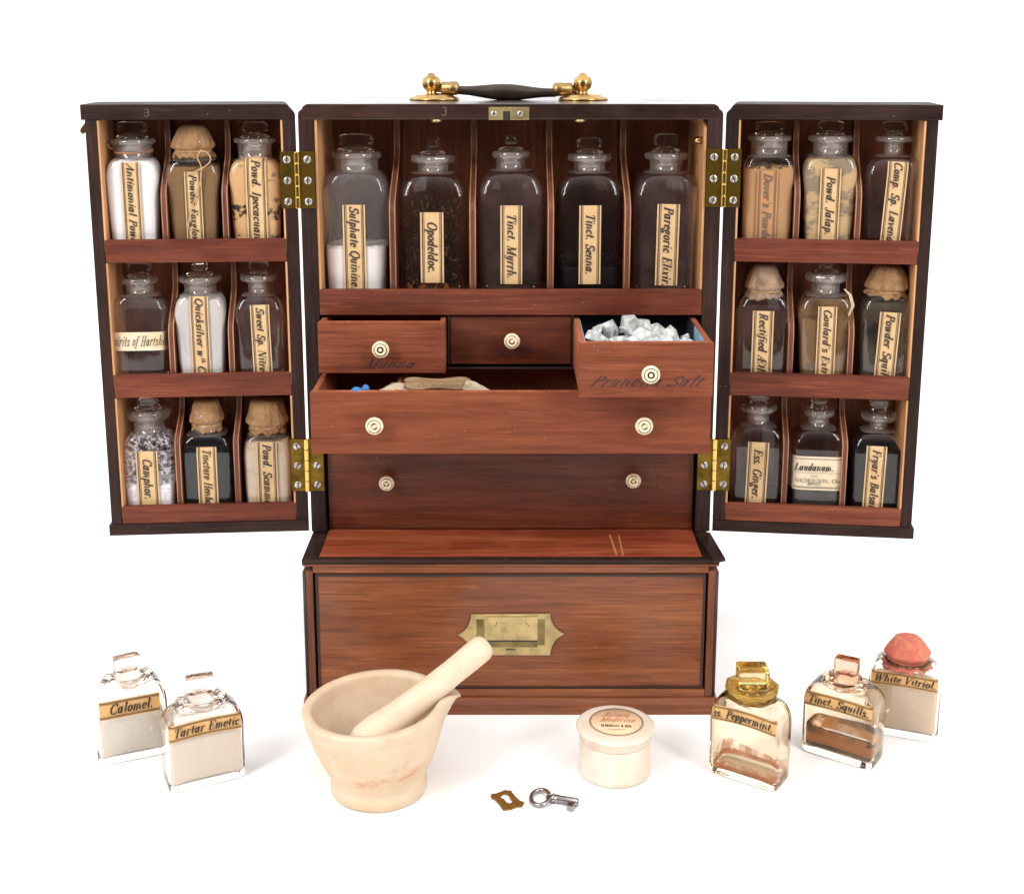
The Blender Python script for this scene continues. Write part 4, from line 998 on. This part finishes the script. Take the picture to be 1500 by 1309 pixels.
cabinet_bottle(frD(-1, zb2), dict(T2, x=(167, 249), lipy=(405, 414), lip=(179, 233), neck=(187, 227), stop=(187, 225, 384), tap=.94, lab=(165, 245, 487, 514), hz=True, text='Spirits of Hartshorn', tx=(158, 252), pm='papercream', lk=dict(lines=False, ink='inkbrown', hand=True, tsize=.0105), cont=[('film', 'f_haze', 435, 553)]), 'clear bottle with a handwritten Spirits of Hartshorn paper band across it', gl)
cabinet_bottle(frD(-1, zb2), dict(T2, x=(257, 335), lipy=(403, 412), lip=(267, 329), neck=(275, 322), stop=(290, 309, 384), edge=True, tap=.86, lab=(280, 307, 435, 556), text='Quicksilver w^t^h Chalk', tx=(436, 572), cont=[('powder', 'p_grey', 434)]), 'bottle of grey-white powder labelled Quicksilver with Chalk', gl)
cabinet_bottle(frD(-1, zb2), dict(T2, x=(345, 418), lipy=(401, 410), lip=(360, 414), neck=(373, 404), stop=(371, 400, 383), tap=.96, lab=(369, 397, 447, 554), text='Sweet Sp. Nitre.', tx=(450, 547), lk=dict(tilt=.02), cont=[('film', 'f_haze', 440, 553)]), 'clear empty bottle labelled Sweet Sp. Nitre with notched label top', gl)
cabinet_bottle(frD(-1, zb3), dict(T3, x=(182, 261), lipy=(598, 611), lip=(188, 251), neck=(197, 243), stop=(204, 236, 583), tap=.92, lab=(201, 233, 661, 750), text='Camphor.', tx=(671, 731), cont=[('film', 'f_frost', 626, 752), ('powder', 'p_white', 702)]), 'frosted bottle of white crystals labelled Camphor on the bottom door shelf', gl)
cabinet_bottle(frD(-1, zb3), dict(T3, x=(265, 346), lipy=(602, 611), lip=(282, 328), neck=(284, 326), cap=(279, 330, 583, 627), tap=.96, lab=(290, 319, 655, 750), text='Tincture Henbane', tx=(657, 750), cont=[('liquid', 'l_ink', 645)], flat=.25), 'leather-capped bottle of black liquid labelled Tincture Henbane', gl)
cabinet_bottle(frD(-1, zb3), dict(T3, x=(357, 430), lipy=(602, 611), lip=(370, 418), neck=(372, 416), cap=(361, 424, 582, 630), tap=.94, lab=(377, 407, 648, 748), text='Powd. Scammony', tx=(650, 752), cont=[('powder', 'p_scam', 641)], flat=.3), 'leather-capped bottle of pale buff powder labelled Powd. Scammony', gl)
# right door
cabinet_bottle(frD(1, zb1), dict(T1, x=(1086, 1163), lipy=(198, 206), lip=(1096, 1160), neck=(1102, 1155), stop=(1108, 1150, 179), tap=.96, yn=226, ysh=256, lab=(1108, 1138, 250, 354), text="Dover's Powder", tx=(253, 357), pm='paperfaded', lk=dict(ink='inkgrey'), cont=[('powder', 'p_dover', 243), ('film', 'f_clump', 233, 247)]), 'bottle of fawn powder with a faded brown label nearly its own colour', gr)
cabinet_bottle(frD(1, zb1), dict(T1, x=(1173, 1255), lipy=(198, 207), lip=(1181, 1246), neck=(1188, 1238), stop=(1195, 1234, 178), tap=.86, yn=226, ysh=256, lab=(1200, 1230, 247, 354), text='Powd. Jalap.', tx=(257, 344), cont=[('powder', 'p_jalap', 232)]), 'bottle of mottled tan powder labelled Powd. Jalap', gr)
cabinet_bottle(frD(1, zb1), dict(T1, x=(1265, 1348), lipy=(199, 207), lip=(1280, 1335), neck=(1294, 1322), stop=(1289, 1327, 178), tap=.92, yn=226, ysh=260, lab=(1295, 1325, 237, 354), text='Comp. Sp. Lavender', tx=(237, 366), lk=dict(tilt=-.05), cont=[('film', 'f_haze', 235, 350)]), 'clear empty bottle labelled Comp. Sp. Lavender in the top outer corner', gr)
cabinet_bottle(frD(1, zb2), dict(T2, x=(1078, 1156), lipy=(410, 419), lip=(1094, 1142), neck=(1096, 1140), cap=(1088, 1146, 385, 433), capmat='leatherpale', flat=.02, tap=.96, lab=(1101, 1132, 455, 556), text='Rectified Æther', tx=(457, 558), cont=[('film', 'f_haze', 440, 553)]), 'clear bottle labelled Rectified Æther under a dirty grey leather cap', gr)
r_, S_, Z_, P_, c_ = cabinet_bottle(frD(1, zb2), dict(T2, x=(1166, 1248), lipy=(399, 411), lip=(1177, 1237), neck=(1186, 1227), stop=(1199, 1217, 380), edge=True, tap=.86, oct=True, lab=(1196, 1224, 449, 556), text="Goulard's Extract", tx=(452, 566), cont=[('powder', 'p_goul', 462), ('film', 'f_murk', 432, 462)]), 'bottle of murky brown liquid with a peeling paper scrap at its shoulder', gr)
bm = BM(); pp = [onM(x, y, DM[1], .0085) for x, y in ((1236, 424), (1243, 432), (1247, 448), (1242, 462))]; loc_ = Vector((c_, .0225, zb2))
A_ = [(p - loc_) for p in pp]; vs1 = [bm.verts.new(a) for a in A_]; vs2 = [bm.verts.new((a.x+.0022*sin(pi*(i+.3)/3.6), a.y-.0015*i, a.z+.0006)) for i, a in enumerate(A_)]
for i in range(3): bm.faces.new([vs1[i], vs1[i+1], vs2[i+1], vs2[i]])
obj('paper_scrap', bm, 'papercream', r_, True)
cabinet_bottle(frD(1, zb2), dict(T2, x=(1257, 1336), lipy=(410, 419), lip=(1275, 1320), neck=(1277, 1318), cap=(1263, 1329, 386, 433), flat=.12, tap=.92, lab=(1284, 1315, 457, 560), text='Powder Squill', tx=(459, 553), lk=dict(tilt=-.04), cont=[('film', 'f_grey', 436, 557)]), 'grey-filmed bottle labelled Powder Squill under a tan leather cap', gr)
cabinet_bottle(frD(1, zb3), dict(T3, x=(1069, 1148), lipy=(591, 601), lip=(1083, 1135), neck=(1094, 1126), stop=(1094, 1126, 575), tap=.97, yn=618, ysh=655, oct=True, lab=(1093, 1124, 647, 748), text='Ess. Ginger.', tx=(656, 729), lk=dict(tilt=-.02), cont=[('liquid', 'l_brown', 718), ('film', 'f_haze', 640, 718)]), 'bottle labelled Ess. Ginger with a little dark liquid at the bottom', gr)
cabinet_bottle(frD(1, zb3), dict(T3, x=(1157, 1236), lipy=(598, 607), lip=(1174, 1219), neck=(1184, 1214), stop=(1186, 1208, 576), edge=True, tap=.97, yn=622, ysh=658, lab=(1157, 1234, 667, 716), hz=True, text='Laudanum.', tx=(1164, 1222), pm='papercream', lk=dict(lines=False, tsize=.0080, zbase=.58), cont=[('liquid', 'l_grey', 690)],
  extra=[('FROM', 1187, 697.5, 1197, .0019, 'inkgrey', .08, 0), ('W. NICHOLSON, Chem', 1152, 704.5, 1238, .0042, 'inkgrey', .09, 0), ('BRIGG.', 1182, 709.5, 1203, .0028, 'ink', .09, .2)], rules=[(671, .0004), (691, .0002), (711, .0002), (713, .0005)]), 'bottle with a wide cream printed Laudanum label across its front', gr)
# text of the wide label sits in its upper half: moved up below
cabinet_bottle(frD(1, zb3), dict(T3, x=(1243, 1325), lipy=(603, 613), lip=(1259, 1311), neck=(1272, 1298), stop=(1270, 1301, 585), tap=.95, yn=626, ysh=662, lab=(1266, 1296, 653, 750), text="Fryar's Balsam", tx=(657, 748), lk=dict(tilt=-.02), cont=[('liquid', 'l_black', 652)]), 'bottle of black liquid with a balsam label in the lower outer corner', gr)

# ================================================================== THINGS IN THE DRAWERS
def lump(px, py, Y, sx, sy, sz, seed, zc=None):
    r = random.Random(seed); p = onY(px, py, Y) - Vector((0, 0, .0018)); sx, sy, sz = sx*.9, sy*.9, sz*.85; bm = BM()
    pts = []
    for i in range(13):
        v = Vector((r.gauss(0, 1), r.gauss(0, 1), r.gauss(0, 1))).normalized(); pts.append(bm.verts.new((v.x*sx*r.uniform(.75, 1.25), v.y*sy*r.uniform(.75, 1.2), max(-.75, min(.8, v.z))*sz*r.uniform(.8, 1.05))))
    bmesh.ops.convex_hull(bm, input=bm.verts)
    for v in [v for v in bm.verts if not v.link_faces]: bm.verts.remove(v)
    bmesh.ops.dissolve_limit(bm, angle_limit=radians(14), verts=bm.verts, edges=bm.edges)
    bmesh.ops.bevel(bm, geom=bm.edges[:], offset=.0005, segments=1, affect='EDGES')
    o = obj('crystal_lump', bm, 'crystal', None, False, p); o.rotation_euler = (r.uniform(-.3, .3), r.uniform(-.4, .4), r.uniform(0, 3))
    tag(o, 'clear white salt crystal lump heaped in the open small drawer', 'crystal', 'crystal lumps in the open drawer')
for i, (px, py, Y, a, b, c) in enumerate([(872, 490, -.052, .0075, .008, .009), (886, 500, -.060, .008, .007, .009), (903, 495, -.058, .011, .008, .008), (925, 500, -.062, .011, .007, .008), (941, 488, -.052, .009, .009, .010), (955, 499, -.060, .012, .008, .009), (974, 499, -.060, .010, .008, .0085), (995, 500, -.062, .009, .007, .0075), (1008, 499, -.060, .0065, .007, .006),
   (894, 478, -.030, .010, .009, .010), (922, 472, -.018, .011, .010, .011), (938, 474, -.014, .011, .009, .009), (948, 479, -.022, .009, .008, .009), (966, 480, -.026, .012, .010, .008), (982, 488, -.040, .011, .009, .008), (878, 484, -.040, .009, .009, .008), (915, 486, -.038, .010, .010, .009), (965, 492, -.048, .010, .009, .0085), (1004, 491, -.034, .006, .006, .007)]):
    lump(px, py, Y, a, b, c, 40+i)

def sheet(name, quad, mat, label, cat, wave=.0012, seed=0, th=.0004, nx=14, ny=8, group=None):
    bm = BM(); q = [Vector(p) for p in quad]; G = []
    for j in range(ny+1):
        row = []
        for i in range(nx+1):
            u, v = i/nx, j/ny; p = (q[0]*(1-u)+q[1]*u)*(1-v) + (q[3]*(1-u)+q[2]*u)*v
            p = p+Vector((0, 0, wave*mnoise.noise((u*3+seed, v*3, seed)))); row.append(bm.verts.new(p))
        G.append(row)
    for j in range(ny):
        for i in range(nx): bm.faces.new([G[j][i], G[j][i+1], G[j+1][i+1], G[j+1][i]])
    ext = bmesh.ops.solidify(bm, geom=bm.faces[:], thickness=th)
    o = obj(name, bm, mat, None, True); tag(o, label, cat, group); return o
sheet('paper_packet', [onZ(552, 574, .2425), onZ(700, 574, .2425), onZ(690, 562, .2475), onZ(574, 560, .2475)], 'paperwhite', 'cream folded paper packet lying at the front of the wide drawer', 'paper', .0016, 2)
pk = sheet('paper_packet', [onZ(592, 568, .2462), onZ(700, 571, .2462), onZ(688, 553, .2490), onZ(592, 554, .2490)], 'papertan', 'brown paper packet with handwriting, topmost in the wide drawer', 'paper', .0022, 5, .0012)
polys, wid = text_polys('Dr  medicament', .05, .04, .7, .02)
def pkm(a, b, k):
    p = onZ(610+a/wid*78, 567-b*9, .2500); return (p.x, p.y, p.z+k)
lettering('lettering', polys, pkm, 'inkgrey', pk)
sheet('paper_packet', [onZ(676, 571, .2470), onZ(722, 573.5, .2455), onZ(696, 559, .2494), onZ(684, 556, .2494)], 'paperwhite', 'pale folded paper flap sticking out at the right of the brown packet', 'paper', .0006, 9)
bm = BM(); tp = [onZ(px, py, .2462) for px, py in ((517, 575), (528, 572), (536, 569))]
tube(bm, spline([tuple(p) for p in tp], 6), lambda f: .0026+.001*sin(7*f), 10); cl = obj('cloth_twist', bm, 'bluecloth', None, True); tag(cl, 'twist of bright blue cloth at the left of the wide drawer', 'cloth')

# ================================================================== LOOSE BOTTLES
gL = 'small square bottles standing loose before the chest'
def loose(fl, fr_, depth, label, stp, lab, conts, rl=.0172, ztop=.0742, zt=.0592, stopmat='stopper', tilt=0.0, zs=.0370, zn=.0545, capz=None, labmat='paperorange', srz=0.0, films=[], dregs=0, glassmat=None):
    a, b = onZ(*fl), onZ(*fr_); d = b-a; W = d.length; ang = math.atan2(d.y, d.x); nrm = Vector((-sin(ang), cos(ang), 0))
    ctr = (a+b)/2 + nrm*depth/2
    S = dict(A=W/2+.0008, Ab=W/2+.0003, B=depth/2, zs=zs, zn=zn, rn=.0122, zl=zn+.0016, zt=zt, rl=rl, n=8.5, oct=True, wall=.0017, floor=.0030, kick=.0030, shp=.52)
    root = thing('square_bottle', label, 'bottle', (ctr.x, ctr.y, 0.0001), ang, gL)
    o_ = glass_body(S, root, True)
    if glassmat: o_.data.materials[0] = M[glassmat]
    for (mat, zz, sl) in conts: contents(S, root, 'powder', mat, zz, ins=.0021, z0=.0034, rough=.0012, seed=W*900, slope=sl)
    if dregs: contents(S, root, 'liquid', 'l_dregs', dregs, ins=.0019, z0=.0033, rough=.001, seed=3)
    for (mat, z0, z1, wv, nm) in films: coat_film(S, root, nm, mat, max(z0, .0034), z1, .0020, wv, W*777)
    if stp: stopper(S, root, stp, ztop, False, 'block', stopmat, srz, .0085)
    if capz: leather_cap(S, root, capz[2], capz[0], capz[1], 'leatherred', 3.3, True, .0, 8, 1.16)
    x0, x1, z0, z1, text, tx0, tx1, arch, tl_ = lab
    cvf = lambda X: -arch*(X/(W/2))**2
    strip_label(S, root, x0*W/2, x1*W/2, z0, z1, text, labmat, False, tsize=(z1-z0)*.52/.68, tstart=tx0*W/2, tlen=(tx1-tx0)*W/2, curve=cvf, tilt=tl_)
    return root, S
loose((146, 1124), (249, 1103), .024, 'flat bottle of white powder labelled Calomel, standing behind its neighbour', .0185, (-.90, .80, .0345, .0482, 'Calomel.', -.64, .60, .0003, 0), [('p_calomel', .030, 0)], srz=.1, ztop=.0728)
loose((250, 1165), (361, 1138), .024, 'flat bottle of ivory powder labelled Tartar Emetic with square stopper', .0185, (-.95, .93, .0385, .0502, 'Tartar Emetic', -.86, .86, .0016, 0), [('p_tartar', .0372, 0)], srz=-.1, ztop=.0746)
rp, Sp = loose((1036, 1131), (1136, 1163), .026, 'stained bottle labelled Ess. Peppermint with crusted yellow stopper', None, (-.95, .93, .0425, .0532, 'Ess. Peppermint.', -1.06, .85, .0022, 0), [], zs=.0395, zn=.0565, zt=.0600, glassmat='sglasswarm', films=[('f_amber', .0036, .0160, .007, 'residue'), ('f_gold', .0034, .0075, .0015, 'residue')])
stopper(dict(zt=.0610, rn=.0122), rp, .0205, .0790, False, 'block', 'stopperyellow', .55, .0165)
bm = BM(); lathe(bm, [(.0070, .0555), (.0135, .0590), (.0182, .0645), (.0184, .0658), (.0150, .0652), (.0100, .0630), (.0, .0628)], 10); obj('crusted_rim', bm, 'crust', rp)
loose((1172, 1099), (1276, 1131), .027, 'bottle with dark brown dregs labelled Tinct. Squills', .0165, (-.95, .93, .0375, .0482, 'Tinct. Squills.', -.85, .85, .0012, 0), [], ztop=.0715, zt=.0566, zn=.0520, zs=.0355, stopmat='stopperbrown', srz=.1, dregs=.0080, glassmat='sglasswarm', films=[('f_gold', .0064, .0200, .003, 'residue'), ('f_umber', .0150, .0225, .005, 'residue')])
loose((1268, 1072), (1372, 1090), .026, 'bottle of buff powder labelled White Vitriol under a red leather cap', None, (-.94, .92, .0400, .0500, 'White Vitriol.', -.86, .87, .0010, 0), [('p_vitriol', .041, 0)], zt=.0570, zs=.0380, zn=.0545, capz=(.0728, .0520, .0345))

# ================================================================== MORTAR AND PESTLE
MC = Vector((-.0880, -.1550, .0002)); RZ = .0625
ROFF = Vector((-.0022, .001))
def mortar():
    root = thing('mortar', 'large cream earthenware mortar with a pouring lip, stained buff', 'mortar', MC)
    R = .0502; n = 88; t = bmesh.new(); rings_ = []
    SC = .966
    prof = [(.0300, .0004), (.0325, .0006), (.0332, .0022), (.0335, .0060), (.0331, .0085), (.0322, .0105), (.0327, .0125), (.0352, .0180), (.0390, .0260), (.0430, .0360), (.0460, .0460), (.0483, .0560), (.0492, .0600), (.0496, .0618), (.0490, .0630), (.0470, .0634), (.0440, .0632), (.0428, .0622),
            (.0422, .0600), (.0412, .0540), (.0385, .0420), (.0330, .0280), (.0250, .0170), (.0140, .0110), (.0040, .0098)]
    sp_ang = radians(14)
    for j, (r, z) in enumerate(prof):
        r *= SC; z *= SC; f = max(0, (z-.012)/.05)
        rg = []
        for i in range(n):
            a = 2*pi*i/n; dlt = (a-sp_ang+pi) % (2*pi)-pi
            k = math.exp(-(abs(dlt)/.17)**1.6); rr = r; zz = z
            up = max(0, min(1, (z-.036)/.027))**1.4
            if j >= 8: rr += (.0125 if j < 15 else .0105)*k*up
            if 12 <= j <= 18: zz -= .0042*math.exp(-(dlt/.10)**2)*(0.3 if j == 12 else 1.0)
            x, y = rr*cos(a)+ROFF.x*f, rr*sin(a)+ROFF.y*f
            zz += .0030*f*x/.05 + .0004*mnoise.noise((x*60, y*60, z*60))
            wob = 1+.006*mnoise.noise((cos(a)*1.3, sin(a)*1.3, z*30)); rg.append(t.verts.new((x*wob, y*wob, zz)))
        rings_.append(rg)
    for A, B in zip(rings_, rings_[1:]):
        for i in range(n): t.faces.new([A[i], A[(i+1) % n], B[(i+1) % n], B[i]])
    t.faces.new(rings_[0][::-1]); t.faces.new(rings_[-1])
    for f in t.faces: f.smooth = True
    bm = BM(); join(bm, t, 0); obj('bowl', bm, 'mortar', root)
mortar()
def pestle():
    lo = onY(548, 1078, -.166); lo = Vector((lo.x, lo.y, lo.z)); hi = onY(699, 955, -.133)
    root = thing('pestle', 'pale rounded pestle leaning in the mortar', 'pestle', lo)
    d = hi-lo; Ln = d.length+.010; q = d.to_track_quat('Z', 'Y'); bm = BM()
    prof = [(0, -.016), (.006, -.0155), (.0105, -.012), (.0125, -.006), (.0125, .004), (.0108, .02), (.0095, .04), (.0086, Ln*.68), (.0087, Ln*.82), (.0090, Ln-.010), (.0088, Ln-.0055), (.0074, Ln-.0022), (.0045, Ln-.0005), (0, Ln)]
    lathe(bm, prof, 36, q.to_matrix().to_4x4(), 0, lambda r, z, a, j: (r*(1+.05*mnoise.noise((cos(a), sin(a), z*50))), z))
    obj('shaft', bm, 'pestle', root)
pestle()

# ================================================================== POT
JC = Vector((.0713, -.1340, .0002)); root = thing('ointment_pot', 'round cream lidded ointment pot with a paper label on its lid', 'pot', JC)
bm = BM(); lathe(bm, [(.0225, 0), (.0240, .0004), (.0247, .002), (.0246, .004), (.0242, .006), (.0243, .02470), (.0236, .02540)], 72); obj('pot_body', bm, 'pot', root)
bm = BM(); lathe(bm, [(.0228, .02520), (.0243, .02570), (.0246, .02660), (.0247, .03000), (.0256, .03120), (.0266, .03220), (.0268, .03320), (.0262, .03420), (.0245, .03480), (.0200, .03510), (0, .03530)], 72); obj('lid', bm, 'pot', root)
bm = BM(); lathe(bm, [(.0183, .03532), (.0183, .03555), (.0, .03562)], 64, Matrix.Translation((.0007, .0008, 0))); ll = obj('lid_label', bm, 'paperlid', root)
bm = BM()
for r in (.0181, .0174): tube(bm, [(.0007+r*cos(2*pi*i/64), .0008+r*sin(2*pi*i/64), .03560) for i in range(65)], .00020 if r > .018 else .00010, 6)
obj('border', bm, 'inkbrown', ll)
for tx, y0, xa, xb, h, ink, bold, sl in (('Antonia', .0065, -.0095, .0085, .0085, 'inkred', .06, .6), ('Medicine', -.0005, -.0115, .012, .0085, 'inkred', .06, .6), ('MARSHALL & SON', -.0072, -.0105, .0105, .0042, 'ink', .16, 0), ('CHEMISTS', -.0115, -.006, .006, .0024, 'inkgrey', .08, 0)):
    polys, wid = text_polys(tx, bold, .04, sl); s_ = (xb-xa)/wid
    rr = radians(-4)
    def mpj(a, b, k):
        X, Y = xa+a*s_, y0+b*h; return (.0007+X*cos(rr)-Y*sin(rr), .0008+X*sin(rr)+Y*cos(rr), .03585+k)
    lettering('lettering', polys, mpj, ink, ll)

# ================================================================== KEYHOLE PLATE AND KEY
def flat(px, py, z=.0012): p = onZ(px, py, z); return (p.x, p.y)
out_ = [flat(*p) for p in ((719, 1162), (726, 1161.5), (735, 1158.5), (739, 1156), (742, 1157), (748, 1157), (755, 1166), (762, 1172), (768, 1174), (764.5, 1180), (757, 1180.5), (748, 1184), (737, 1185), (731, 1176), (724, 1169), (719.5, 1167.5))]
ci = flat(742, 1170)
hole = [flat(*p) for p in ((733, 1165), (737, 1161.8), (743, 1162), (746.5, 1165.5), (747, 1168), (751, 1172.5), (748.5, 1175.8), (744, 1175.6), (740, 1172.5), (738.5, 1169.5), (733.5, 1168))]
bm = BM()
def filled(bm, outer, inner, z0, z1):
    t = bmesh.new(); E = []
    for lp_ in (outer, inner):
        V = [t.verts.new((x, y, z1)) for x, y in lp_]; E += [t.edges.new((V[i], V[(i+1) % len(V)])) for i in range(len(V))]
    bmesh.ops.triangle_fill(t, edges=E, use_beauty=True)
    ex = bmesh.ops.extrude_face_region(t, geom=t.faces[:])
    for v in [v for v in ex['geom'] if isinstance(v, bmesh.types.BMVert)]: v.co.z = z0
    bmesh.ops.recalc_face_normals(t, faces=t.faces); join(bm, t, 0)
filled(bm, out_, hole, .0002, .0013); ek = obj('keyhole_plate', bm, 'esc'); tag(ek, 'small brown brass keyhole plate lying flat beside the key', 'keyhole plate')
kz = .0029
kp = [onZ(px, py, kz) for px, py in ((791.5, 1166.5), (808, 1168), (846, 1174))]
root = thing('key', 'small steel key with ring bow lying before the pot', 'key', (kp[0].x, kp[0].y, 0))
o_ = Vector((kp[0].x, kp[0].y, 0)); kd = (kp[2]-kp[1]).normalized()
bm = BM(); tube(bm, [(.0061*cos(2*pi*i/40), .0088*sin(2*pi*i/40), .0018+.0016*(cos(2*pi*i/40)+1)*.5) for i in range(41)], .0014, 12); obj('bow', bm, 'keysteel', root)
bm = BM(); T = Matrix.Translation(kp[1]-o_) @ kd.to_track_quat('Z', 'Y').to_matrix().to_4x4(); Lk = (kp[2]-kp[1]).length
lathe(bm, [(.0012, -.0035), (.0016, -.001), (.0022, 0), (.0029, .0006), (.0029, .0016), (.0023, .0022), (.0028, .003), (.0028, .0042), (.0025, .005), (.0027, Lk), (.0024, Lk+.0003), (.0020, Lk-.003), (0, Lk-.003)], 28, T); obj('shank', bm, 'keysteel', root)
bm = BM(); kb = kp[2]-o_-kd*.0032; t = bmesh.new(); box(t, -.0022, .0022, -.0078, -.0012, -.0026, .0012, .0004); join(bm, t, 0, Matrix.Translation(kb) @ Matrix.Rotation(math.atan2(kd.y, kd.x), 4, 'Z')); obj('bit', bm, 'keysteel', root)
